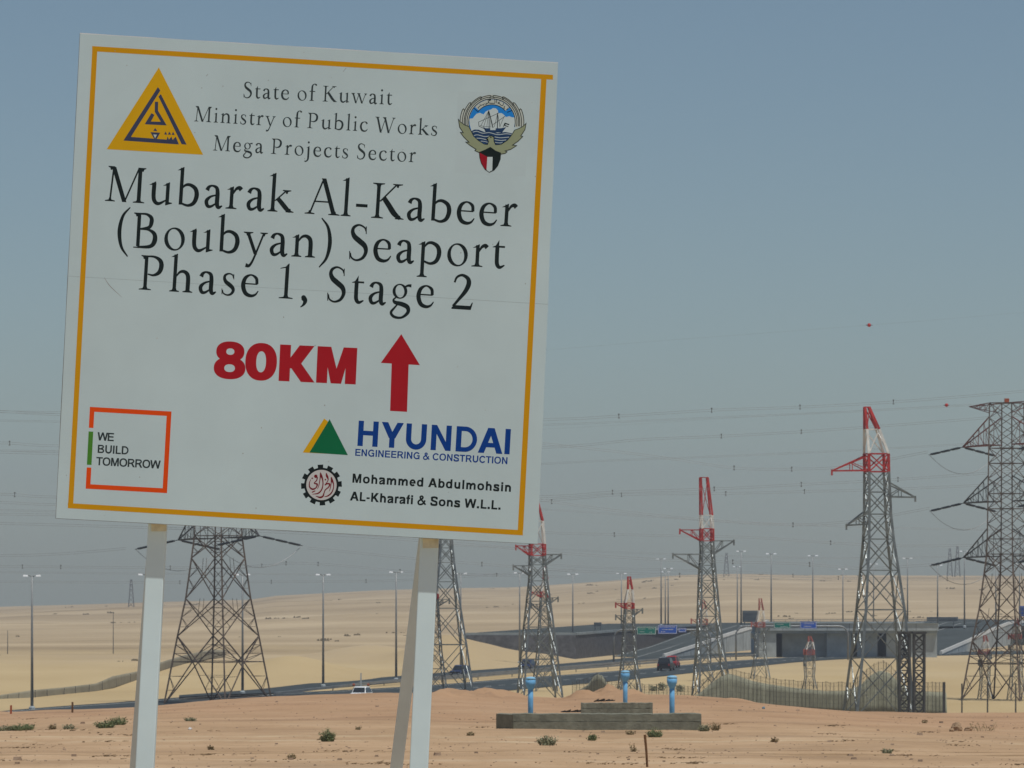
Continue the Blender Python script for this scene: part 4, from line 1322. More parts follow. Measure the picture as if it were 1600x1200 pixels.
def debris(px, py, w, h, lb):
    gp = hit(px, py); k = gp.y / F
    b = MB()
    for i in range(16):
        x = (i / 15 - .5) * w * k
        b.bar((x, random.uniform(-.1, .1), 0), (x + random.uniform(.1, .3), random.uniform(-.1, .1), random.uniform(.3, 1) * h * k), .06, .03)
    o_ = b.build('debris_heap', M_tarp); o_.location = gp
    tag(o_, lb, 'debris', 'dark debris by the concrete walls')
debris(895, 1113, 36, 4, 'strip of black debris left of the shorter concrete wall')
debris(941, 1096, 26, 4, 'strip of black debris behind the left end of the shorter concrete wall')

def pebbles():
    b = MB()
    random.seed(31)
    for i in range(1900):
        Y = random.uniform(92, 232) if random.random() < .8 else random.uniform(95, 130)
        px = random.uniform(-60, 1660)
        X = (px - 800) * Y / F
        s = abs(random.gauss(0, .011)) + .007
        if random.random() < .05: s *= random.uniform(1.6, 3.2)
        z = ground1(X, Y) + s * .2
        vs = []
        for dx, dy, dz in ((-1, -.8, -.6), (1, -1, -.5), (.9, 1, -.6), (-1, .9, -.5), (-.6, -.5, .5), (.7, -.6, .6), (.5, .6, .45), (-.7, .5, .55)):
            vs.append((X + dx * s * random.uniform(.7, 1.3), Y + dy * s * random.uniform(.7, 1.3), z + dz * s))
        b.quadmesh(vs, [(3, 2, 1, 0), (4, 5, 6, 7), (0, 1, 5, 4), (1, 2, 6, 5), (2, 3, 7, 6), (3, 0, 4, 7)])
    o_ = b.build('gravel', M_pebble)
    tag(o_, 'stone chips scattered over the foreground sand', 'gravel', kind='stuff')
pebbles()

def litter_twigs():
    random.seed(77)
    b = MB()
    for c in range(46):
        px, py = random.uniform(-20, 1620), random.uniform(1122, 1200)
        gp = hit(px, py)
        n = random.randint(4, 26)
        L = random.uniform(.3, 1.6)
        for i in range(n):
            x = gp.x + random.uniform(-L, L) * random.random(); y = gp.y + random.gauss(0, .25)
            z = ground1(x, y)
            if random.random() < .6:
                l = random.uniform(.04, .16); a = random.uniform(-.5, .5)
                b.bar((x, y, z + .01), (x + l * math.cos(a), y + l * math.sin(a), z + random.uniform(.01, .05)), random.uniform(.01, .02), .006, 3)
            else:
                s_ = random.uniform(.015, .045)
                b.hexa([(x - s_, y - s_, z - .02), (x + s_, y - s_, z - .02), (x + s_, y + s_, z - .02), (x - s_, y + s_, z - .02)],
                       [(x - s_ * .6, y - s_ * .4, z + s_ * .7), (x + s_ * .5, y - s_ * .6, z + s_ * .8), (x + s_ * .7, y + s_ * .5, z + s_ * .6), (x - s_ * .4, y + s_ * .6, z + s_ * .7)])
    o_ = b.build('dry_litter', mat('dry_twig', (0.20, 0.135, 0.075), .95, var=.5, scale=1.5))
    tag(o_, 'dry twigs and clods strewn over the foreground sand', 'litter', kind='stuff')
litter_twigs()
def plain_scrub():
    random.seed(5)
    b = MB()
    n = 0
    while n < 170:
        Y = random.uniform(560, 2900) ** 1.0
        px = random.uniform(-100, 1700)
        X = (px - 800) * Y / F
        if math.sin(X / 31.0 + 2.1 * math.sin(Y / 140.0)) + math.sin(Y / 57.0 + X / 90.0) < .55 or (Y < 1050 and px > 640): continue
        n += 1
        z = ground1(X, Y)
        s_ = random.uniform(.15, .5) * (1 + Y / 2600)
        for q in range(7):
            a = random.uniform(0, 6.28)
            cx_, cy_ = X + random.gauss(0, s_ * .9), Y + random.gauss(0, s_ * .9)
            h_ = s_ * random.uniform(.3, .8)
            b.quadmesh([(cx_ - s_ * .5, cy_, z - .1), (cx_ + s_ * .5, cy_ + s_ * .3, z - .1), (cx_ + s_ * .25, cy_, z + h_), (cx_ - s_ * .3, cy_ + s_ * .2, z + h_ * .8)], [(0, 1, 2, 3)])
    o_ = b.build('desert_scrub', mat('plain_scrub', (0.27, 0.22, 0.14), .95, var=.4, scale=.1))
    tag(o_, 'sparse low scrub dotted over the plain and dunes', 'scrub', kind='stuff')
plain_scrub()

# ------------------------------------------------------------------ the project sign
SD = 32.0
SK = SD / F                      # metres per photo pixel on the board
ROLL = R(3.2)
SO = (480.0, 451.0)              # photo point of the board's local origin
sign = empty('project_sign', P(SO[0], SO[1], SD), 'large white project board with yellow border and black lettering on two leaning posts', 'sign', rot=(0, ROLL, 0))
def S(px, py, lift=0.0):
    dx, dz = (px - SO[0]) * SK, -(py - SO[1]) * SK
    # rotate by +ROLL to undo the empty's clockwise roll
    c, s = math.cos(ROLL), math.sin(ROLL)
    return (dx * c - dz * s, -lift, dx * s + dz * c)
M_board = mat('board_white', (0.585, 0.735, 0.755), 0.42, var=0.06, scale=1.1, spec=0.4)
M_edge = mat('board_edge', (0.66, 0.66, 0.63), 0.5, var=0.15, scale=8)
M_post_w = mat('post_white', (0.72, 0.885, 0.91), 0.5, var=0.05, scale=2)
M_brace = mat('post_cream', (0.66, 0.75, 0.75), 0.55, var=0.1, scale=2)
M_yel = mat('border_yellow', (0.70, 0.345, 0.003), 0.45, var=0.04, scale=2)
M_logoy = mat('emblem_yellow', (0.76, 0.435, 0.006), 0.45, var=0.04, scale=2)
M_navy = mat('emblem_navy', (0.05, 0.065, 0.125), 0.5, var=0.1, scale=4)
M_ink = mat('lettering_ink', (0.010, 0.020, 0.021), 0.5, var=0.2, scale=3)
M_inks = mat('lettering_grey', (0.034, 0.052, 0.055), 0.5, var=0.2, scale=3)
M_sred = mat('sign_red', (0.44, 0.012, 0.022), 0.45, var=0.06, scale=3)
M_sorg = mat('sign_orange', (0.86, 0.085, 0.004), 0.45, var=0.04)
M_sgrn = mat('sign_green', (0.075, 0.27, 0.03), 0.45, var=0.05)
M_dgrn = mat('triangle_green', (0.004, 0.165, 0.065), 0.45, var=0.05)
M_sblu = mat('sign_blue', (0.002, 0.055, 0.30), 0.45, var=0.05)
M_eblu = mat('emblem_sky', (0.02, 0.27, 0.78), 0.45, var=0.04)
M_sea = mat('emblem_sea', (0.02, 0.06, 0.15), 0.5, var=0.06)
M_wing = mat('emblem_wing', (0.33, 0.385, 0.24), 0.5, var=0.06, scale=8)
M_cream = mat('emblem_cream', (0.58, 0.65, 0.59), 0.5, var=0.04)
M_ewht = mat('emblem_white', (0.62, 0.75, 0.76), 0.45, var=0.03)
M_crim = mat('emblem_crimson', (0.36, 0.01, 0.025), 0.5, var=0.1)
M_stk = mat('sticker_white', (0.57, 0.71, 0.73), 0.5, var=0.03)

# board
TL, TR, BR, BL = (125, 52), (872, 98), (840, 850), (87, 810)
TH = 0.045
def slab(loop, y0, y1, name, m, parent, tf=S):
    vs = [(tf(*p)[0], y0, tf(*p)[2]) for p in loop] + [(tf(*p)[0], y1, tf(*p)[2]) for p in loop]
    n = len(loop)
    return MB().quadmesh(vs, [tuple(range(n - 1, -1, -1)), tuple(range(n, 2 * n))] + [(i, (i + 1) % n, n + (i + 1) % n, n + i) for i in range(n)]).build(name, m, parent)
def along(a, b, t): return (a[0] + (b[0] - a[0]) * t, a[1] + (b[1] - a[1]) * t)
random.seed(3)
edge = []
for a, b, n in ((TL, TR, 16), (TR, BR, 8), (BR, BL, 12), (BL, TL, 8)):
    for i in range(n):
        p = along(a, b, i / n)
        j = 0 if i == 0 else .6
        edge.append((p[0] + random.uniform(-j, j), p[1] + random.uniform(-j, j)))
slab(edge, 0.0, TH, 'board', M_board, sign)
st = []
for a, b, w_ in ((TL, BL, .9), (BL, BR, .8)):
    st.append(([along(a, b, t_ / 10) for t_ in range(11)], [w_ * random.uniform(.5, 1.1) for _ in range(11)]))
EDGE_STROKES = st
# seams and the rolled frame behind
fr = MB()
for a, b in ((TL, TR), (BL, BR), (TL, BL), (TR, BR), (along(TL, BL, .5), along(TR, BR, .5))):
    p, q = Vector(S(*along(a, b, .02))), Vector(S(*along(a, b, .98)))
    c = Vector(S(*SO))
    p = p.lerp(c, .02); q = q.lerp(c, .02)
    fr.bar(p + Vector((0, TH + .022, 0)), q + Vector((0, TH + .022, 0)), .04)
fr.build('rear_frame', M_brace, sign)

LAY = [0.0012]
LS = 0.16
def polys(items, name, m, parent=sign, lift=None, tf=S, step=0.000012):
    """items: list of polygons, each a list of loops (first outer, then holes) in photo px; flat print just proud of the board"""
    lift = (lift if lift is not None else LAY[0]) * LS
    vs, fs = [], []
    for n, loops in enumerate(items):
        lf = lift + step * (n % 14)
        if isinstance(loops, tuple):          # (left, right) edges of a pen stroke
            k = len(vs)
            for i, (a, b) in enumerate(zip(*loops)):
                vs += [tf(a[0], a[1], lf + step * .35 * i), tf(b[0], b[1], lf + step * .35 * i)]
                if i:
                    f = (k + 2 * i - 2, k + 2 * i - 1, k + 2 * i + 1, k + 2 * i)
                    A, B, C_ = Vector(vs[f[0]]), Vector(vs[f[1]]), Vector(vs[f[2]])
                    fs.append(f[::-1] if (B - A).cross(C_ - A).y > 0 else f)
            continue
        pts = [[tf(p[0], p[1], lf) for p in lp] for lp in loops]
        flat = [p for lp in pts for p in lp]
        tris = tessellate_polygon([[Vector((p[0], p[2], 0)) for p in lp] for lp in pts])
        k = len(vs)
        vs += flat
        for t in tris:
            a, b, c = (Vector(flat[i]) for i in t)
            nrm = (b - a).cross(c - a)
            t = t if nrm.y < 0 else (t[0], t[2], t[1])
            fs.append(tuple(i + k for i in t))
    return MB().quadmesh(vs, fs).build(name, m, parent)

def stroke(pts, w, closed=False, smooth=True, n=6):
    """outline of a pen stroke of varying width w along pts"""
    pts = [tuple(p) for p in pts]
    ws = list(w) if isinstance(w, (list, tuple)) else [w] * len(pts)
    if closed:
        pts = pts + [pts[0]]; ws = ws + [ws[0]]
    dat = [(p[0], p[1], ww) for p, ww in zip(pts, ws)]
    if smooth and len(dat) > 2: dat = [tuple(d) for d in catmull(dat, n)]
    L, Rr = [], []
    m = len(dat)
    for i, (x, y, ww) in enumerate(dat):
        x0, y0, _ = dat[max(i - 1, 0)]; x1, y1, _ = dat[min(i + 1, m - 1)]
        if closed and i in (0, m - 1):
            x0, y0, _ = dat[-2]; x1, y1, _ = dat[1]
        dx, dy = x1 - x0, y1 - y0
        d = math.hypot(dx, dy) or 1
        nx, ny = -dy / d, dx / d
        if not smooth and 0 < i < m - 1:
            ax, ay = x - x0, y - y0; bx, by = x1 - x, y1 - y
            la, lb = math.hypot(ax, ay) or 1, math.hypot(bx, by) or 1
            n1 = (-ay / la, ax / la); n2 = (-by / lb, bx / lb)
            mx, my = n1[0] + n2[0], n1[1] + n2[1]; lm = math.hypot(mx, my) or 1
            mx, my = mx / lm, my / lm
            ca = max(.35, mx * n1[0] + my * n1[1])
            nx, ny = mx / ca, my / ca
        L.append((x + nx * ww / 2, y + ny * ww / 2)); Rr.append((x - nx * ww / 2, y - ny * ww / 2))
    return L, Rr
def strokes_quads(lst, name, m, parent=sign, lift=None, tf=S, closed=False, smooth=True, step=0.000012):
    lift = (lift if lift is not None else LAY[0]) * LS
    vs, fs = [], []
    for si, (pts, w) in enumerate(lst):
        L, Rr = stroke(pts, w, closed, smooth)
        lf = lift + step * (si % 14)
        k = len(vs)
        for a, b in zip(L, Rr): vs += [tf(a[0], a[1], lf), tf(b[0], b[1], lf)]
        for i in range(len(L) - 1):
            f = (k + 2 * i, k + 2 * i + 1, k + 2 * i + 3, k + 2 * i + 2)
            a, b, c = Vector(vs[f[0]]), Vector(vs[f[1]]), Vector(vs[f[2]])
            if (b - a).cross(c - a).y > 0: f = f[::-1]
            fs.append(f)
    return MB().quadmesh(vs, fs).build(name, m, parent)

strokes_quads(EDGE_STROKES, 'edge_line', mat('edge_dark', (0.20, 0.20, 0.19), .8, var=.4, scale=6), lift=.0006)  # thin dark line drawn along the left and bottom edges
strokes_quads([([along(TL, TR, t_ / 14) for t_ in range(15)], [random.uniform(.3, 1.5) for _ in range(15)])], 'sunlit_top_edge', mat('edge_sunlit', (0.80, 0.84, 0.83), .3, var=.05), lift=.0006)  # sunlight on the board's top edge, painted as a bright line
# border: four bars; the top one overshoots at right
polys([[[(144, 72), (864, 117), (864, 124.5), (144, 80)]], [[(144, 80), (152, 80.5), (114.5, 786.5), (106.5, 786)]],
       [[(106, 786), (817, 828.5), (817, 836.5), (106, 794)]], [[(845.5, 123.5), (854, 124), (817.5, 828.5), (809, 828)]]], 'border', M_yel)
# panel joint and scratches
strokes_quads([([(101, 431), (300, 443), (600, 460), (857, 475.5)], [.7, .5, .6, .8])], 'panel_joint', M_stk if False else mat('joint_line', (0.44, 0.55, 0.565), .6), lift=.0008)
strokes_quads([([(163, 434), (172, 447), (190, 464)], [.5, 1.0, .4]), ([(325, 116), (322, 119)], .7), ([(541, 106), (536, 112)], .6)], 'scratch', mat('scratch_grey', (0.34, 0.35, 0.34), .7), lift=.0009)
random.seed(11)
dots = []
for i in range(46):
    t, u = random.random(), random.random()
    p = along(along(TL, TR, t), along(BL, BR, t), u)
    r = random.uniform(.35, .9)
    dots.append([[(p[0] + r * math.cos(a), p[1] + r * math.sin(a) * random.uniform(.7, 1.3)) for a in [j * math.pi / 4 for j in range(8)]]])
polys(dots, 'dirt_specks', mat('dirt_speck', (0.36, 0.36, 0.33), .9, var=.4, scale=9), lift=.0007)

# ---- a hand drawn old style serif alphabet
XH, CAP, ASC, ST, HR = .41, .65, .71, .072, .028
def ell(cx, cy, rx, ry, tilt=0, n=28):
    c, s = math.cos(tilt), math.sin(tilt)
    return [(cx + rx * math.cos(t) * c - ry * math.sin(t) * s, cy + rx * math.cos(t) * s + ry * math.sin(t) * c) for t in [2 * math.pi * i / n for i in range(n)]]
def rc(x0, y0, x1, y1): return [[(x0, y0), (x1, y0), (x1, y1), (x0, y1)]]
def foot(x, y=0.0, w=.2, s=ST): return [[(x - w / 2, y), (x + w / 2, y), (x + w / 2, y + .016), (x + s / 2 + .012, y + .032), (x + s / 2, y + .07), (x - s / 2, y + .07), (x - s / 2 - .012, y + .032), (x - w / 2, y + .016)]]
def head(x, y, w=.2, s=ST): return [[(a, 2 * y - b) for a, b in lp] for lp in foot(x, y, w, s)]
def flag(x, y, s=ST): return [[(x - s / 2 - .065, y - .062), (x + s / 2 - .01, y + .008), (x + s / 2, y + .004), (x + s / 2, y - .1), (x - s / 2, y - .1), (x - s / 2, y - .058)]]
def stem(x, y0, y1, s=ST): return rc(x - s / 2, y0, x + s / 2, y1)
def dg(x0, y0, x1, y1, w):
    """diagonal bar with flat ends, w = horizontal width"""
    return [[(x0 - w / 2, y0), (x0 + w / 2, y0), (x1 + w / 2, y1), (x1 - w / 2, y1)]]
def V(p, w): return ('s', p, w)
G = {}
G[' '] = (.20, [])
G['S'] = (.47, [V([(.36, .54), (.33, .605), (.22, .65), (.12, .605), (.095, .52), (.14, .43), (.24, .355), (.35, .27), (.38, .16), (.32, .045), (.2, -.002), (.1, .04), (.07, .13)], [.02, .026, .03, .048, .062, .078, .084, .078, .062, .046, .03, .026, .02]), dg(.368, .49, .362, .63, .02), dg(.055, .16, .065, .01, .02)])
G['t'] = (.30, [V([(.125, .40), (.125, .2), (.135, .07), (.19, .012), (.285, .055)], [.066, .066, .066, .05, .018]), rc(.10, .375, .275, .41), [[(.03, .385), (.09, .41), (.158, .52), (.158, .375), (.03, .375)]]])
G['a'] = (.43, [V([(.085, .315), (.115, .375), (.18, .405), (.27, .37), (.295, .27), (.295, .08), (.33, .012), (.40, .045)], [.07, .05, .03, .055, .068, .07, .055, .018]), V([(.285, .24), (.16, .2), (.085, .12), (.11, .03), (.18, .022), (.285, .09)], [.022, .036, .062, .055, .04, .022])])
G['e'] = (.43, [rc(.085, .222, .365, .247), V([(.355, .235), (.335, .345), (.225, .403), (.115, .34), (.078, .2), (.13, .06), (.235, .012), (.33, .035), (.39, .11)], [.05, .05, .026, .058, .072, .066, .05, .034, .016])])
G['o'] = (.49, [[ell(.245, .2, .205, .215), ell(.245, .2, .13, .187, .25)]])
G['f'] = (.31, [V([(.335, .64), (.30, .685), (.235, .70), (.165, .64), (.145, .52), (.145, .05)], [.06, .05, .026, .05, .066, .068]), rc(.04, .375, .285, .41), foot(.145)])
G['K'] = (.67, [stem(.14, .03, .62), foot(.14, 0, .24), head(.14, CAP, .24), dg(.18, .31, .50, .64, .042), head(.52, CAP, .2, .03), V([(.25, .385), (.36, .25), (.47, .11), (.60, .012)], [.078, .084, .086, .05]), foot(.585, 0, .18, .03)])
G['u'] = (.53, [V([(.125, .39), (.125, .15), (.155, .05), (.235, .012), (.37, .08)], [.068, .068, .062, .048, .022]), flag(.125, XH), stem(.40, .03, XH - .01), flag(.40, XH), [[(.364, 0.1), (.364, -.012), (.375, -.012), (.50, .028), (.50, .042), (.436, .05), (.436, .1)]]])
G['w'] = (.72, [dg(.09, .39, .225, -.01, .07), dg(.225, -.01, .345, .36, .03), dg(.345, .39, .495, -.01, .07), dg(.495, -.01, .635, .39, .03), head(.085, XH, .17, .06), head(.335, XH, .15, .06), head(.645, XH, .13, .03)])
G['i'] = (.26, [stem(.13, .03, XH - .01), flag(.13, XH), foot(.13), [ell(.122, .575, .045, .045)]])
G['M'] = (.85, [dg(.125, .02, .165, .63, .036), foot(.125, 0, .2, .036), head(.12, CAP, .13, .03), dg(.165, .64, .415, .0, .088), dg(.415, .0, .675, .64, .034), stem(.70, .03, .62, .078), foot(.70, 0, .23), head(.735, CAP, .16, .06)])
G['n'] = (.54, [stem(.13, .03, XH - .01), flag(.13, XH), foot(.13), V([(.155, .29), (.22, .37), (.30, .39), (.375, .345), (.40, .25), (.40, .05)], [.022, .038, .05, .066, .07, .07]), foot(.40)])
G['s'] = (.36, [V([(.27, .325), (.245, .383), (.175, .402), (.105, .37), (.09, .31), (.125, .245), (.19, .20), (.26, .145), (.28, .085), (.235, .02), (.16, .0), (.085, .03), (.065, .09)], [.014, .02, .024, .04, .05, .06, .066, .06, .05, .036, .024, .02, .014]), dg(.278, .30, .273, .40, .016), dg(.05, .115, .058, .008, .016)])
G['r'] = (.37, [stem(.13, .03, XH - .01), flag(.13, XH), foot(.13, 0, .22), V([(.155, .28), (.21, .37), (.275, .395), (.315, .36)], [.022, .042, .062, .07])])
G['y'] = (.46, [dg(.085, .39, .25, -.0, .07), V([(.395, .39), (.26, .03), (.19, -.14), (.13, -.215), (.065, -.205)], [.03, .032, .036, .046, .062]), head(.09, XH, .19, .06), head(.40, XH, .15, .03)])
G['P'] = (.57, [stem(.14, .03, .62), foot(.14, 0, .25), head(.115, CAP, .17), V([(.14, .632), (.30, .63), (.42, .565), (.45, .46), (.41, .345), (.30, .285), (.18, .30)], [.026, .036, .066, .078, .066, .036, .02])])
G['b'] = (.53, [stem(.12, .02, ASC - .01), flag(.12, ASC), V([(.13, .32), (.2, .385), (.295, .392), (.40, .325), (.43, .2), (.38, .065), (.265, .012), (.13, .045)], [.022, .04, .05, .066, .074, .062, .04, .03])])
G['l'] = (.26, [stem(.13, .03, ASC - .01), flag(.13, ASC), foot(.13)])
G['c'] = (.42, [V([(.355, .325), (.31, .385), (.225, .402), (.115, .34), (.078, .2), (.13, .06), (.235, .012), (.33, .035), (.385, .11)], [.066, .046, .026, .058, .072, .066, .05, .034, .016])])
G['W'] = (.96, [dg(.10, .63, .28, -.01, .088), dg(.28, -.01, .45, .55, .034), dg(.44, .63, .64, -.01, .088), dg(.64, -.01, .84, .63, .034), head(.09, CAP, .2, .07), head(.42, CAP, .17, .07), head(.85, CAP, .16, .034)])
G['k'] = (.53, [stem(.12, .03, ASC - .01), flag(.12, ASC), foot(.12), dg(.16, .2, .37, .395, .04), head(.385, XH, .17, .03), V([(.21, .25), (.31, .15), (.40, .06), (.47, .012)], [.066, .072, .07, .04]), foot(.46, 0, .16, .03)])
G['g'] = (.47, [[ell(.205, .27, .15, .142), ell(.205, .27, .088, .118, .2)], V([(.305, .355), (.36, .385), (.43, .385)], [.03, .036, .05]), V([(.13, .15), (.085, .10), (.125, .055), (.26, .03), (.375, -.02), (.39, -.12), (.27, -.22), (.12, -.215), (.05, -.14), (.11, -.05), (.18, .03)], [.022, .034, .056, .07, .07, .056, .036, .042, .044, .032, .022])])
G['j'] = (.26, [V([(.13, .33), (.13, -.06), (.105, -.17), (.03, -.235), (-.02, -.215)], [.07, .07, .056, .036, .05]), flag(.13, XH), [ell(.122, .575, .045, .045)]])
G['A'] = (.66, [dg(.09, .02, .315, .62, .036), dg(.335, .67, .565, .02, .09), rc(.17, .225, .46, .252), foot(.085, 0, .2, .03), foot(.575, 0, .23, .06), [[(.295, .60), (.335, .67), (.375, .67), (.36, .58)]]])
G['-'] = (.31, [rc(.045, .185, .265, .242)])
G['B'] = (.60, [stem(.14, .03, .62), rc(.05, 0, .17, .02), head(.115, CAP, .17), V([(.14, .632), (.28, .63), (.375, .575), (.39, .49), (.345, .39), (.17, .352)], [.026, .036, .06, .07, .052, .026]), V([(.17, .352), (.34, .345), (.46, .27), (.47, .14), (.385, .04), (.13, .016)], [.026, .036, .066, .078, .056, .03])])
G['('] = (.30, [V([(.27, .74), (.14, .57), (.09, .29), (.14, .01), (.27, -.17)], [.018, .044, .062, .044, .018])])
G[')'] = (.30, [V([(.03, .74), (.16, .57), (.21, .29), (.16, .01), (.03, -.17)], [.018, .044, .062, .044, .018])])
G['p'] = (.54, [stem(.12, -.21, XH - .01), flag(.12, XH), foot(.12, -.245), V([(.14, .31), (.21, .385), (.305, .392), (.41, .325), (.44, .2), (.39, .065), (.275, .012), (.14, .05)], [.022, .04, .05, .066, .074, .062, .04, .03])])
G['h'] = (.54, [stem(.13, .03, ASC - .01), flag(.13, ASC), foot(.13), V([(.155, .29), (.22, .37), (.30, .39), (.375, .345), (.40, .25), (.40, .05)], [.022, .038, .05, .066, .07, .07]), foot(.40)])
G['1'] = (.44, [stem(.23, .03, .60), foot(.23, 0, .27), [[(.09, .555), (.10, .572), (.195, .60), (.25, .66), (.266, .66), (.266, .55), (.194, .55), (.194, .575)]]])
G[','] = (.24, [V([(.10, .035), (.135, -.02), (.11, -.09), (.05, -.145)], [.085, .07, .04, .012]), [ell(.10, .04, .045, .045)]])
G['2'] = (.49, [V([(.075, .5), (.115, .6), (.215, .645), (.325, .59), (.35, .485), (.29, .34), (.17, .18), (.07, .05)], [.03, .036, .042, .062, .076, .066, .046, .04]), [[(.045, 0), (.42, 0), (.455, .14), (.435, .14), (.40, .075), (.10, .075), (.045, .03)]]])

def serif_line(text, p0, p1, cap, name, m, label=None):
    """p0 / p1: photo points of the baseline at the first and last glyph edge"""
    sc = cap / CAP
    adv = sum(G[c][0] * (0.92 if c.isupper() else (0.93 if c.islower() else .97)) for c in text)
    ext0, ext1 = .06, .05
    W = math.hypot(p1[0] - p0[0], p1[1] - p0[1])
    track = (W / sc - (adv - ext0 - ext1)) / (len(text) - 1)
    ux, uy = (p1[0] - p0[0]) / W, (p1[1] - p0[1]) / W
    def place(q, x):
        X, Yy = (x + q[0] - ext0) * sc, q[1] * sc
        return (p0[0] + ux * X + uy * Yy, p0[1] + uy * X - ux * Yy)
    words, pl, x = [], [], 0.0
    for ch in text:
        a, items = G[ch]
        if ch == ' ': words.append(pl); pl = []
        e = 0.92 if ch.isupper() else (0.93 if ch.islower() else .97)
        for it in items:
            if isinstance(it, tuple):
                L, Rr = stroke(it[1], [w_ * 1.22 for w_ in it[2]])
                pl.append(([place((q[0] * e, q[1]), x) for q in L], [place((q[0] * e, q[1]), x) for q in Rr]))
            else:
                pl.append([[place((q[0] * e, q[1]), x) for q in lp] for lp in it])
        x += a * e + track
    words.append(pl)
    for wd in words:
        o = polys(wd, name, m)
        if label: o['label'] = label
serif_line('State of Kuwait', (381, 152.5), (611, 163.5), 24.5, 'lettering', M_inks, 'first line of small black serif lettering')
serif_line('Ministry of Public Works', (304.5, 189.5), (682.5, 212), 24.0, 'lettering', M_inks, 'second line of small black serif lettering')
serif_line('Mega Projects Sector', (334, 235), (648.5, 253.5), 24.0, 'lettering', M_inks, 'third line of small black serif lettering')
serif_line('Mubarak Al-Kabeer', (167, 314), (805, 354.5), 55, 'lettering', M_ink, 'first line of large black serif lettering')
serif_line('(Boubyan) Seaport', (183, 385.5), (785, 419), 55, 'lettering', M_ink, 'second line of large black serif lettering')
serif_line('Phase 1, Stage 2', (220.5, 452.5), (737, 484.5), 54, 'lettering', M_ink, 'third line of large black serif lettering')

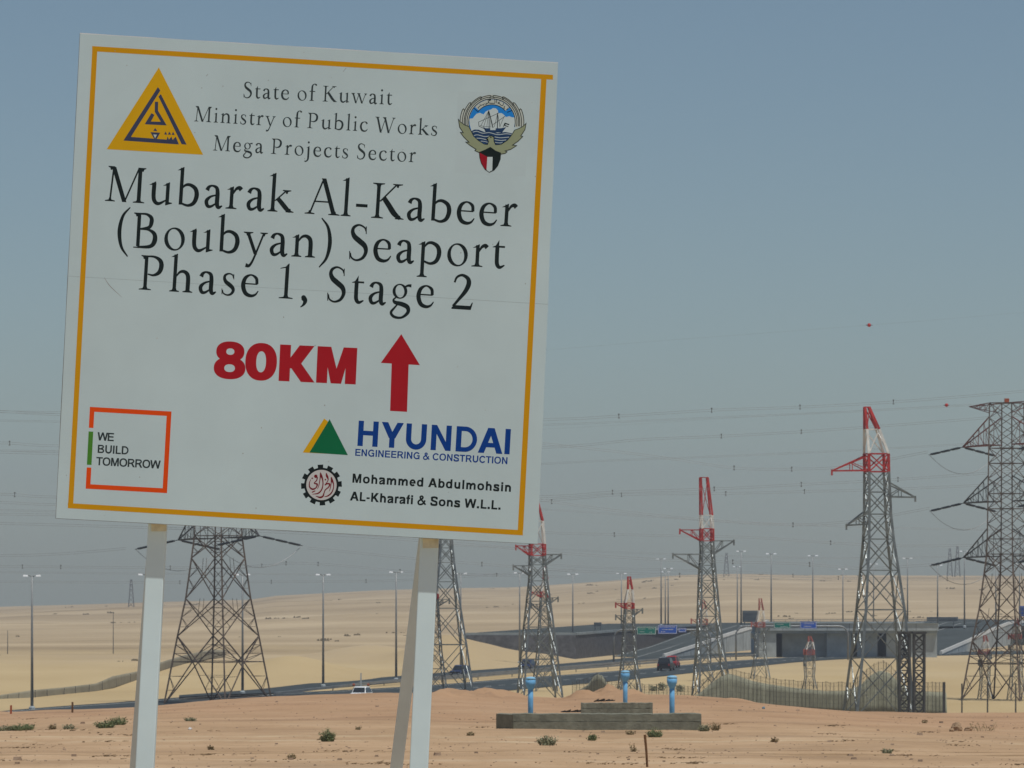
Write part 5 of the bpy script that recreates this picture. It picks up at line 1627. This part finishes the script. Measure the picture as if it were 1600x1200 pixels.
# ---- grotesque sans serif capitals and lower case, drawn for a stroke weight w
SC_, SX = .716, .525
def _arc(cx, cy, rx, ry, a0, a1, n=14): return [(cx + rx * math.cos(R(a0 + (a1 - a0) * i / n)), cy + ry * math.sin(R(a0 + (a1 - a0) * i / n))) for i in range(n + 1)]
def _st(pts, w): return ('p', pts, w)
def sell(cx, cy, rx, ry, p=2.25, n=40):
    f = lambda v: math.copysign(abs(v) ** (2 / p), v)
    return [(cx + rx * f(math.cos(t)), cy + ry * f(math.sin(t))) for t in [2 * math.pi * i / n for i in range(n)]]
def _ring(cx, cy, rx, ry, w, wy=None): return [sell(cx, cy, rx, ry), sell(cx, cy, rx - w, ry - (wy or w * .86))]
def sans_glyph(c, w):
    C, X, h, v = SC_, SX, w / 2, w * .86
    W = w - .09
    if c == ' ': return .28, []
    if c == 'H': return .72, [rc(.075, 0, .075 + w, C), rc(.645 - w, 0, .645, C), rc(.075 + w, .31, .645 - w, .31 + v)]
    if c == 'I': return .28, [rc(.14 - h, 0, .14 + h, C)]
    if c == 'L': return .57, [rc(.075, 0, .075 + w, C), rc(.075 + w, 0, .54, v)]
    if c == 'T': return .61, [rc(.305 - h, 0, .305 + h, C - v), rc(.02, C - v, .59, C)]
    if c == 'E': return .66, [rc(.075, 0, .075 + w, C), rc(.075 + w, 0, .62, v), rc(.075 + w, .31, .585, .31 + v), rc(.075 + w, C - v, .61, C)]
    if c == 'N': return .72, [rc(.075, 0, .075 + w, C), rc(.645 - w, 0, .645, C), [[(.075 + w, C), (.075 + w * .9, C), (.075 + w * .9, C - w * 1.5), (.645 - w, 0), (.645 - w * .9, 0), (.645 - w * .9, w * 1.5)]]]
    if c == 'M': return .84, [rc(.075, 0, .075 + w, C), rc(.765 - w, 0, .765, C), [[(.075 + w * .95, C), (.075 + w * .95, C - w * 1.9), (.42 - h * .95, 0), (.42 + h * .95, 0), (.765 - w * .95, C - w * 1.9), (.765 - w * .95, C), (.765 - w * 1.25, C), (.42, w * 1.55), (.075 + w * 1.25, C)]]]
    if c == 'A': return .70, [dg(w * .58, 0, .35 - w * .04, C, w * 1.14), dg(.70 - w * .58, 0, .35 + w * .04, C, w * 1.14), rc(.16, .165, .54, .165 + v)]
    if c == 'Y': return .67, [dg(.335, .27, .02 + w * .62, C, w * 1.2), dg(.335, .27, .65 - w * .62, C, w * 1.2), rc(.335 - h, 0, .335 + h, .33)]
    if c == 'K': return .71, [rc(.075, 0, .075 + w, C), dg(.075 + w * 1.0, .20 + w * .3, .60 - w * .3, C, w * 1.35), dg(.31, .40, .70 - w * .62, 0, w * 1.25)]
    if c == 'W': return .95, [dg(.02 + w * .5, C, .24, 0, w * 1.05), dg(.24, 0, .475, C, w * 1.05), dg(.475, C, .71, 0, w * 1.05), dg(.71, 0, .93 - w * .5, C, w * 1.05)]
    if c == 'O': return .78, [_ring(.39, C / 2, .345, C / 2 + .012, w)]
    if c == '0': return .60, [_ring(.30, C / 2, .275, C / 2 + .012, w)]
    if c == '8': return .60, [_ring(.30, .53, .245, .20, w * .92, w * .72), _ring(.30, .205, .275, .217, w * .96, w * .74)]
    if c == 'U': return .72, [_st([(.07 + h, C)] + [(.07 + h, .30)] + _arc(.36, .285, .29 - h, .285 - v / 2 + .006, 180, 360) + [(.65 - h, .30), (.65 - h, C)], w)]
    if c == 'D': return .72, [rc(.075, 0, .075 + w, C), _st([(.075 + w, C - v / 2), (.30, C - v / 2)] + _arc(.33, C / 2, .35 - h, C / 2 - v / 2, 85, -85) + [(.30, v / 2), (.075 + w, v / 2)], v)]
    if c == 'B': return .70, [rc(.075, 0, .075 + w, C), _st([(.075 + w, C - v / 2), (.36, C - v / 2)] + _arc(.41, .54, .20 - h + .01, .176 - v / 2, 85, -85, 9) + [(.36, .364 + .0), (.075 + w, .364)], v), _st([(.36, .364)] + _arc(.42, .20, .235 - h, .20 - v / 2, 85, -85, 9) + [(.36, v / 2), (.075 + w, v / 2)], v)]
    if c == 'R': return .73, [rc(.075, 0, .075 + w, C), _st([(.075 + w, C - v / 2), (.40, C - v / 2)] + _arc(.44, .52, .215 - h, .195 - v / 2, 85, -85, 9) + [(.40, .33), (.075 + w, .33)], v), dg(.43, .33, .71 - w * .6, 0, w * 1.2)]
    if c == 'C': return .72, [_st(_arc(.39, C / 2, .345 - h, C / 2 + .012 - v / 2, 36, 324, 26), w * .95)]
    if c == 'G': return .78, [_st(_arc(.40, C / 2, .35 - h, C / 2 + .012 - v / 2, 38, 318, 26) + [(.70 - h, .12), (.70 - h, .30)], w * .95), rc(.42, .29, .70, .29 + v)]
    if c == 'S': return .67, [V([(.59 - h, .50), (.53, .62), (.34, C - v / 2 + .01), (.15, .62), (.09 + h, .52), (.17, .42), (.34, .36), (.51, .30), (.61 - h, .20), (.53, .085), (.34, v / 2 - .01), (.14, .09), (.05 + h, .23)], [w] * 13)]
    if c == '&': return .72, [V([(.68, .03), (.50, .21), (.34, .40), (.225, .56), (.25, .655), (.345, .685), (.43, .62), (.41, .52), (.28, .41), (.13, .30), (.085, .18), (.15, .055), (.30, .035), (.45, .10), (.55, .22), (.605, .37)], [w * .85] * 16)]
    if c == '-': return .33, [rc(.04, .20, .29, .20 + v)]
    if c == '.': return .28, [rc(.14 - w * .56, 0, .14 + w * .56, w * 1.12)]
    if c == 'a': return .56, [V([(.045 + h, .36), (.12, .46), (.27, X - v / 2 + .01), (.40, .45), (.435, .33), (.435, .10), (.46, .0)], [w] * 7), V([(.42, .30), (.22, .26), (.045 + h, .16), (.14, .045), (.28, .06), (.42, .17)], [v * .9] * 6)]
    if c == 'b': return .61, [rc(.07, 0, .07 + w, C), _ring(.325, X / 2, .25, X / 2 + .012, w)]
    if c == 'd': return .61, [rc(.54 - w, 0, .54, C), _ring(.285, X / 2, .25, X / 2 + .012, w)]
    if c == 'o': return .61, [_ring(.305, X / 2, .27, X / 2 + .012, w)]
    if c == 'e': return .56, [_st(_arc(.28, X / 2, .25 - h, X / 2 + .012 - v / 2, 0, 318, 26), w * .95), rc(.09, X / 2 - v * .45, .52, X / 2 + v * .4)]
    if c == 'f': return .33, [_st([(.16, 0), (.16, .52)] + _arc(.285, .55, .125, .12, 180, 95, 6), w), rc(.02, X - v, .32, X)]
    if c == 'h': return .61, [rc(.07, 0, .07 + w, C), _st([(.07 + h, .30)] + _arc(.305, .31, .235 - h, .215 - v / 2, 165, 0, 10) + [(.54 - h, 0)], w)]
    if c == 'n': return .61, [rc(.07, 0, .07 + w, X), _st([(.07 + h, .30)] + _arc(.305, .31, .235 - h, .215 - v / 2, 165, 0, 10) + [(.54 - h, 0)], w)]
    if c == 'm': return .89, [rc(.07, 0, .07 + w, X), _st([(.07 + h, .30)] + _arc(.28, .33, .21 - h, .195 - v / 2, 165, 0, 10) + [(.49 - h, 0)], w), _st([(.49 - h, .30)] + _arc(.61, .33, .21 - h, .195 - v / 2, 165, 0, 10) + [(.82 - h, 0)], w)]
    if c == 'r': return .39, [rc(.07, 0, .07 + w, X), V([(.07 + h, .28), (.15, .42), (.25, .47), (.37, .465)], [w] * 4)]
    if c == 'i': return .28, [rc(.14 - h, 0, .14 + h, X), rc(.14 - h, C - w * 1.0, .14 + h, C)]
    if c == 'l': return .28, [rc(.14 - h, 0, .14 + h, C)]
    if c == 'u': return .61, [rc(.54 - w, 0, .54, X), _st([(.07 + h, X)] + _arc(.305, .215, .235 - h, .215 - v / 2, 180, 345, 10) + [(.54 - h, .23)], w)]
    if c == 's': return .56, [V([(.48 - h, .36), (.42, .45), (.28, X - v / 2 + .01), (.13, .45), (.08 + h, .375), (.15, .31), (.28, .265), (.42, .215), (.50 - h, .145), (.43, .06), (.28, v / 2 - .01), (.11, .07), (.04 + h, .165)], [w * .95] * 13)]
    raise KeyError(c)

def sans_line(text, p0, p1, cap, name, m, w=.12, label=None, xs=1.0):
    sc = cap / SC_
    gl = [sans_glyph(c, w) for c in text]
    adv = sum(g[0] for g in gl) * xs
    W = math.hypot(p1[0] - p0[0], p1[1] - p0[1])
    e0, e1 = .05 * xs, .05 * xs
    track = (W / sc - (adv - e0 - e1)) / (len(text) - 1)
    ux, uy = (p1[0] - p0[0]) / W, (p1[1] - p0[1]) / W
    def place(q, x):
        X, Yy = (x + q[0] * xs - e0) * sc, q[1] * sc
        return (p0[0] + ux * X + uy * Yy, p0[1] + uy * X - ux * Yy)
    words, pl, x = [], [], 0.0
    for ch, (a, items) in zip(text, gl):
        if ch == ' ' and pl: words.append(pl); pl = []
        for it in items:
            if isinstance(it, tuple):
                L, Rr = stroke(it[1], it[2], smooth=(it[0] == 's'))
                pl.append(([place(q, x) for q in L], [place(q, x) for q in Rr]))
            else:
                pl.append([[place(q, x) for q in lp] for lp in it])
        x += a * xs + track
    words.append(pl)
    for wd in words:
        o = polys(wd, name, m)
        if label: o['label'] = label
sans_line('80KM', (335.5, 590.5), (558, 600.8), 57, 'distance_lettering', M_sred, .19, 'large red lettering giving the distance', xs=1.13)
sans_line('HYUNDAI', (557, 696.5), (797, 710), 39.5, 'company_lettering', M_sblu, .15, 'large blue capital lettering')
sans_line('ENGINEERING & CONSTRUCTION', (554.5, 712), (793, 725.3), 10.8, 'company_lettering', M_sblu, .14, 'small blue capital lettering')
sans_line('Mohammed Abdulmohsin', (550, 754), (798.5, 768.5), 14.2, 'company_lettering', M_ink, .155, 'upper line of small bold black lettering')
sans_line('AL-Kharafi & Sons W.L.L.', (547.5, 782), (782, 796.5), 14.2, 'company_lettering', M_ink, .155, 'lower line of small bold black lettering')
sans_line('WE', (152.5, 688), (177.5, 689.5), 12.8, 'slogan_lettering', M_inks, .14)
sans_line('BUILD', (152, 707.5), (200.5, 710.3), 12.8, 'slogan_lettering', M_inks, .14)
sans_line('TOMORROW', (150.5, 726.7), (250, 732.4), 12.8, 'slogan_lettering', M_inks, .14)

# ---- arrow, frames, simple marks
polys([[[(627, 522), (656, 570.5), (638.5, 569.5), (636, 643.5), (609.5, 642), (612, 568), (595, 567)]]], 'arrow', M_sred)
def quadpt(u, v, q):
    a = along(q[0], q[1], u); b = along(q[3], q[2], u)
    return along(a, b, v)
q = ((140.5, 635.7), (268, 643), (261, 770.5), (133.8, 763.5))
t = 7.2 / 127
def qq(u0, v0, u1, v1): return [[quadpt(u0, v0, q), quadpt(u1, v0, q), quadpt(u1, v1, q), quadpt(u0, v1, q)]]
sq = polys([qq(0, 0, 1, t), qq(1 - t, t, 1, 1 - t), qq(0, 1 - t, 1, 1), qq(0, t, t, .255), qq(0, .74, t, 1 - t)], 'square_logo', M_sorg)
polys([qq(0, .30, t, .707)], 'green_bar', M_sgrn, parent=sq)
polys([[[(506.5, 654), (473, 707), (511, 709), (516, 690), (512, 658)]]], 'triangle_logo', M_logoy)
polys([[[(515, 655), (543.5, 711), (483.5, 707)]]], 'green_triangle', M_dgrn, lift=.0024, parent=bpy.data.objects['triangle_logo'])

# ---- ministry triangle (coordinates of an enlarged view)
mp = lambda x, y: (150 + x / 7.06, 90 + y / 7.06)
tri = polys([[[mp(693, 108), mp(1182, 1072), mp(118, 1010)]]], 'ministry_emblem', M_logoy)
polys([[[mp(x, y) for x, y in lp]] for lp in (
    [(683, 325), (710, 362), (385, 875), (780, 905), (790, 870), (805, 905), (832, 870), (845, 908), (880, 872), (915, 958), (303, 915)],
    [(715, 402), (1000, 960), (945, 955), (690, 430)],
    [(650, 487), (686, 487), (684, 585), (780, 748), (538, 735), (612, 612), (645, 632), (605, 705), (715, 708), (648, 598)],
    [(653, 775), (677, 812), (632, 808)], [(768, 815), (785, 850), (752, 848)], [(810, 815), (828, 850), (793, 850)], [(850, 818), (868, 853), (835, 851)],
    [(600, 822), (708, 828), (672, 895), (640, 893)])], 'navy_figure', M_navy, lift=.0020, parent=tri)
polys([[[mp(632, 848), mp(672, 850), mp(652, 890)]]], 'pale_chip', M_cream, lift=.0032, parent=tri)

# ---- state emblem
ep = lambda x, y: (700 + x / 7.743, 130 + y / 7.743)
stk = polys([[[ep(120, 92), ep(1000, 145), ep(935, 1128), ep(85, 1078)]]], 'emblem_sticker', M_stk, lift=.0006)
def E(lps, name, m, lift, parent=stk): return polys([[[ep(x, y) for x, y in lp]] for lp in lps], name, m, lift=lift, parent=parent)
def arcpts(cx, cy, r, a0, a1, n=20): return [(cx + r * math.cos(R(a0 + (a1 - a0) * i / n)), cy - r * math.sin(R(a0 + (a1 - a0) * i / n))) for i in range(n + 1)]
cx, cy = 532, 470
# feather ring: stepped pale bands
E([arcpts(cx, cy, 330, -12, 192, 40) + arcpts(cx, cy, 280, 192, -12, 40)], 'feather_ring', M_cream, .0012)
for sgn in (1, -1):
    fa = lambda r0, r1, tip: [(532 + sgn * (x - 532), y) for x, y in arcpts(cx, cy, r1, 189, tip, 12) + arcpts(cx, cy, r0, tip, 189, 12)]
    E([fa(328, 386, 154), fa(328, 360, 137), fa(310, 344, 112)], 'outer_feathers', M_cream, .0011)
def EL(lst, name, m, lift, w=8, closed=False, smooth=True): return strokes_quads([([ep(x, y) for x, y in p], (w if not isinstance(w, list) else w)) if False else ([ep(x, y) for x, y in p], ww / 7.743) for p, ww in lst], name, m, parent=stk, lift=lift, closed=closed, smooth=smooth)
lines = []
for sgn in (1, -1):
    mir = lambda pts: [(532 + sgn * (x - 532), y) for x, y in pts]
    for r, tip in ((386, 154), (358, 137), (336, 112), (322, 91)):
        lines.append((mir(arcpts(cx, cy, r, 189, tip + 3, 14) + arcpts(cx, cy, r - 8, tip + 1, tip + 1, 1) + arcpts(cx, cy, r - 26, tip + 3, tip + 5, 2)), 9))
    lines.append((mir(arcpts(cx, cy, 302, 190, 90, 14)), 9)); lines.append((mir(arcpts(cx, cy, 281, 192, 90, 14)), 9))
EL(lines, 'feather_outline', M_ink, .0016)
# disc: sky, clouds, sea
E([arcpts(cx, cy + 2, 276, 0, 360, 48)[:-1]], 'sky_disc', M_eblu, .0018)
cl = [(258, 430), (300, 425), (318, 400), (345, 370), (385, 358), (430, 378), (455, 345), (490, 325), (520, 318), (545, 300), (580, 305), (605, 330), (608, 362), (650, 362), (680, 385), (700, 410), (740, 400), (775, 412), (806, 415), (808, 480), (795, 560), (780, 620), (290, 600), (262, 500)]
E([cl], 'cloud', M_ewht, .0022)
sea = [(282, 580), (320, 560), (370, 562), (440, 590), (520, 575), (600, 605), (690, 590), (776, 605), (745, 660), (680, 720), (600, 745), (535, 748), (450, 735), (370, 690), (310, 630)]
E([sea], 'sea', M_sea, .0026)
EL([([(300, 592), (350, 582), (420, 605), (500, 598), (600, 622), (700, 612), (765, 618)], 7), ([(315, 632), (360, 625), (440, 645), (500, 640)], 7), ([(565, 650), (640, 660), (740, 652)], 7),
    ([(345, 665), (400, 668), (470, 685)], 7), ([(565, 682), (640, 692), (705, 686)], 7), ([(395, 700), (440, 705), (480, 715)], 6), ([(570, 715), (620, 722), (660, 714)], 6)], 'wave_line', M_ewht, .0030)
# name band over the sky
E([arcpts(cx, cy + 2, 274, 138, 40, 18) + arcpts(cx, cy + 2, 212, 40, 138, 18)], 'name_band', M_cream, .0034)
EL([([(308, 296), (362, 346)], 8), ([(362, 346)] + arcpts(cx, cy + 2, 212, 138, 40, 16), 8), ([(716, 352), (775, 330)], 8)], 'band_outline', M_ink, .0038)
# the arabic words on the band, pen strokes
EL([([(728, 300), (716, 316), (704, 318)], 8), ([(742, 290), (736, 296)], 8), ([(690, 276), (676, 290), (684, 302), (668, 312)], 8), ([(672, 240), (664, 268), (650, 272)], 8), ([(650, 272), (636, 262), (622, 248), (606, 246), (614, 230), (626, 240)], 8),
    ([(622, 214), (634, 218)], 6), ([(588, 200), (590, 242)], 8), ([(566, 196), (568, 238), (552, 244)], 8), ([(552, 244), (500, 240), (488, 222), (520, 202)], 9), ([(478, 206), (520, 196)], 8), ([(488, 236), (470, 250), (452, 262)], 8), ([(466, 238), (456, 246)], 8),
    ([(442, 246), (432, 256), (418, 262)], 8), ([(428, 270), (438, 274)], 6), ([(418, 262), (396, 270), (372, 288), (364, 298), (372, 304)], 8), ([(384, 262), (392, 256)], 6)], 'band_lettering', M_ink, .0040)
# dhow
E([[(425, 530), (455, 545), (510, 545), (512, 568), (575, 568), (578, 545), (640, 545), (705, 532), (670, 575), (655, 598), (455, 590)]], 'ship_hull', M_sea, .0034)
EL([([(492, 330), (498, 440), (498, 545)], 8), ([(492, 330), (545, 540)], 10), ([(600, 360), (598, 545)], 9), ([(370, 470), (620, 358)], 5), ([(370, 470), (375, 520), (460, 560)], 6), ([(492, 335), (430, 530)], 4), ([(492, 335), (470, 530)], 4), ([(492, 335), (400, 510)], 4),
    ([(545, 500), (690, 400)], 5), ([(600, 365), (560, 530)], 4), ([(600, 365), (630, 530)], 5), ([(680, 400), (625, 530)], 4), ([(688, 480), (668, 530)], 7), ([(515, 420), (520, 530)], 4), ([(385, 510), (440, 525), (520, 530)], 4)], 'rigging', M_ink, .0036, smooth=False)
E([[(690, 478), (742, 495), (738, 508), (686, 490)], [(682, 504), (732, 522), (728, 530), (678, 514)], [(688, 478), (702, 484), (690, 512), (676, 510)]], 'ship_flag', M_ink, .0038)
# falcon
wingL = [(125, 432), (150, 468), (200, 505), (252, 525), (275, 570), (310, 640), (370, 695), (440, 738), (478, 742), (492, 700), (465, 678), (495, 645), (525, 635), (555, 655), (556, 700), (575, 745), (640, 742), (720, 690), (775, 620), (806, 568), (865, 545), (910, 520), (945, 485), (932, 560), (880, 640), (905, 645), (850, 700), (780, 750), (830, 755), (760, 800), (690, 820), (715, 830), (690, 850), (640, 858), (575, 820), (512, 775), (450, 808), (375, 838), (325, 815), (340, 800), (270, 755), (215, 712), (255, 715), (190, 650), (150, 595), (185, 600), (140, 530)]
fal = E([wingL], 'falcon', M_wing, .0042)
EL([(wingL, 8)], 'falcon_outline', M_ink, .0048, closed=True, smooth=False)
E([arcpts(519, 654, 9, 0, 360, 10)[:-1], [(462, 678), (485, 672), (490, 684), (475, 688)]], 'falcon_eye', M_ink, .0052)
# shield
sh = [(375, 832), (440, 815), (512, 775), (575, 815), (642, 842), (636, 920), (605, 1000), (560, 1055), (500, 1082), (445, 1045), (400, 970), (380, 900)]
shd = E([sh], 'shield', M_ink, .0054)
E([[(383, 840), (440, 872), (476, 890), (470, 1048), (440, 1028), (405, 965), (388, 900)]], 'shield_red', M_crim, .0060)
E([[(476, 892), (540, 892), (535, 1055), (498, 1074), (466, 1050)]], 'shield_white', M_ewht, .0061)

# ---- gear emblem
gp = lambda x, y: (455 + x / 13.33, 710 + y / 13.33)
gx, gy = 630, 637
gl = []
for i in range(12):
    a = R(3 + 30 * i)
    for da, r in ((-8.5, 362), (-8.0, 428), (8.0, 428), (8.5, 362)):
        gl.append((gx + r * math.cos(a + R(da)), gy - r * math.sin(a + R(da))))
gear = polys([[[gp(*p) for p in gl], [gp(*p) for p in arcpts(gx, gy, 316, 0, 360, 48)[:-1]]]], 'gear_emblem', M_ink)
polys([[[gp(*p) for p in arcpts(gx, gy, 320, 0, 360, 48)[:-1]]]], 'gear_centre', mat('gear_pink_white', (0.62, 0.64, 0.63), .5, var=.04), lift=.0009, parent=gear)
M_scr = mat('script_red', (0.20, 0.012, 0.02), .5, var=.3, scale=12)
def GL(lst, name, lift): return strokes_quads([([gp(x, y) for x, y in p], [ww / 13.33 for ww in w]) for p, w in lst], name, M_scr, parent=gear, lift=lift)
GL([([(835, 470), (850, 540), (882, 620), (875, 720), (830, 810), (760, 865), (690, 882)], [14, 44, 22, 20, 26, 26, 10]), ([(838, 480), (832, 600), (815, 700), (790, 770)], [30, 18, 16, 8]),
    ([(727, 385), (745, 450), (770, 520), (745, 580), (700, 640)], [10, 46, 22, 16, 20]), ([(700, 640), (750, 610), (800, 620), (780, 680), (710, 740), (685, 800), (660, 870), (600, 895), (510, 868)], [22, 30, 34, 26, 22, 22, 34, 36, 8]),
    ([(608, 375), (625, 440), (655, 530), (660, 640), (630, 740), (560, 810), (440, 830)], [10, 42, 26, 22, 26, 28, 8]), ([(612, 390), (600, 520), (575, 650), (545, 720)], [26, 20, 16, 8]),
    ([(545, 470), (530, 540), (480, 600), (540, 620), (520, 690), (450, 725), (385, 680), (380, 590), (410, 520)], [24, 22, 20, 34, 24, 36, 26, 18, 10]), ([(430, 790), (470, 772), (505, 758)], [18, 24, 12])], 'script', .0018)
polys([[[gp(*p) for p in arcpts(512, 455, 36, 0, 360, 14)[:-1]]], [[gp(437, 478), gp(458, 497), gp(437, 516), gp(418, 497)]], [[gp(712, 505), gp(732, 525), gp(712, 546), gp(693, 525)]]], 'script_dots', M_scr, parent=gear, lift=.0024)

# ---- posts and braces (world aligned, still parts of the sign)
def post(pt, pb, wpx, y0, name, m, ext=.9, dpt=.12, depth_bot=0.0):
    """pt / pb: photo points of the post axis at the board and at the frame's bottom"""
    k = SD / F
    top = P(pt[0], pt[1], SD + y0); bot = P(pb[0], pb[1], SD + y0 + depth_bot)
    d = bot - top
    zg = ground1(bot.x, SD) - .4
    t = (zg - top.z) / d.z
    end = top + d * t
    top_in = top - d * ext
    w = wpx * k / 2
    def ring(c, yc=None):
        yc = c.y
        return [(c.x - w, yc - dpt / 2, c.z), (c.x + w, yc - dpt / 2, c.z), (c.x + w, yc + dpt / 2, c.z), (c.x - w, yc + dpt / 2, c.z)]
    b = MB().hexa(ring(end), ring(top_in))
    o = b.build(name, m, sign, bevel=.006)
    M = Matrix.Translation(sign.location) @ Matrix.Rotation(ROLL, 4, 'Y')
    o.matrix_parent_inverse = M.inverted()
    return o
SETB = TH + .098
post((246.5, 823), (226.5, 1200), 28.5, SETB, 'post', M_post_w)
post((671, 848), (654.5, 1200), 29.0, SETB, 'post', M_post_w)
post((244.5, 823), (214.5, 1200), 23, SETB + .26, 'brace', M_brace, ext=.06, dpt=.09, depth_bot=.5)
post((663.5, 848), (619.3, 1200), 20, SETB + .26, 'brace', M_brace, ext=.06, dpt=.09, depth_bot=.5)
# thin pale ochre bands added over the top of the posts
M_ochre = mat('pale_ochre', (0.68, 0.66, 0.50), .6, var=.2, scale=14)
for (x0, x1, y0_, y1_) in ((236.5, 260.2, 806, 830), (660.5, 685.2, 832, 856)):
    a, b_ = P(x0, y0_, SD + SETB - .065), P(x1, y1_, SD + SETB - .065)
    o = MB().box(((a.x + b_.x) / 2, a.y, (a.z + b_.z) / 2), (b_.x - a.x, .006, a.z - b_.z)).build('ochre_band', M_ochre, sign)
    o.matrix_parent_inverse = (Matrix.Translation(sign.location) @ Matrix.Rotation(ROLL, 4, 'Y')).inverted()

# ------------------------------------------------------------------ haze
HAZE = 0.00018
if HAZE:
    hz = MB().box((0, 1990, 25), (7000, 4400, 150)).build('haze', bpy.data.materials.new('haze_air'))
    hm = hz.data.materials[0]
    hm.use_nodes = True
    hn = hm.node_tree.nodes
    hn.remove(hn['Principled BSDF'])
    vp = hn.new('ShaderNodeVolumePrincipled')
    vp.inputs['Color'].default_value = (0.87, 0.91, 0.97, 1)
    vp.inputs['Density'].default_value = HAZE
    vp.inputs['Anisotropy'].default_value = 0.2
    hm.node_tree.links.new(vp.outputs[0], hn['Material Output'].inputs['Volume'])
    tag(hz, 'pale dusty haze over the desert', 'haze', kind='stuff')
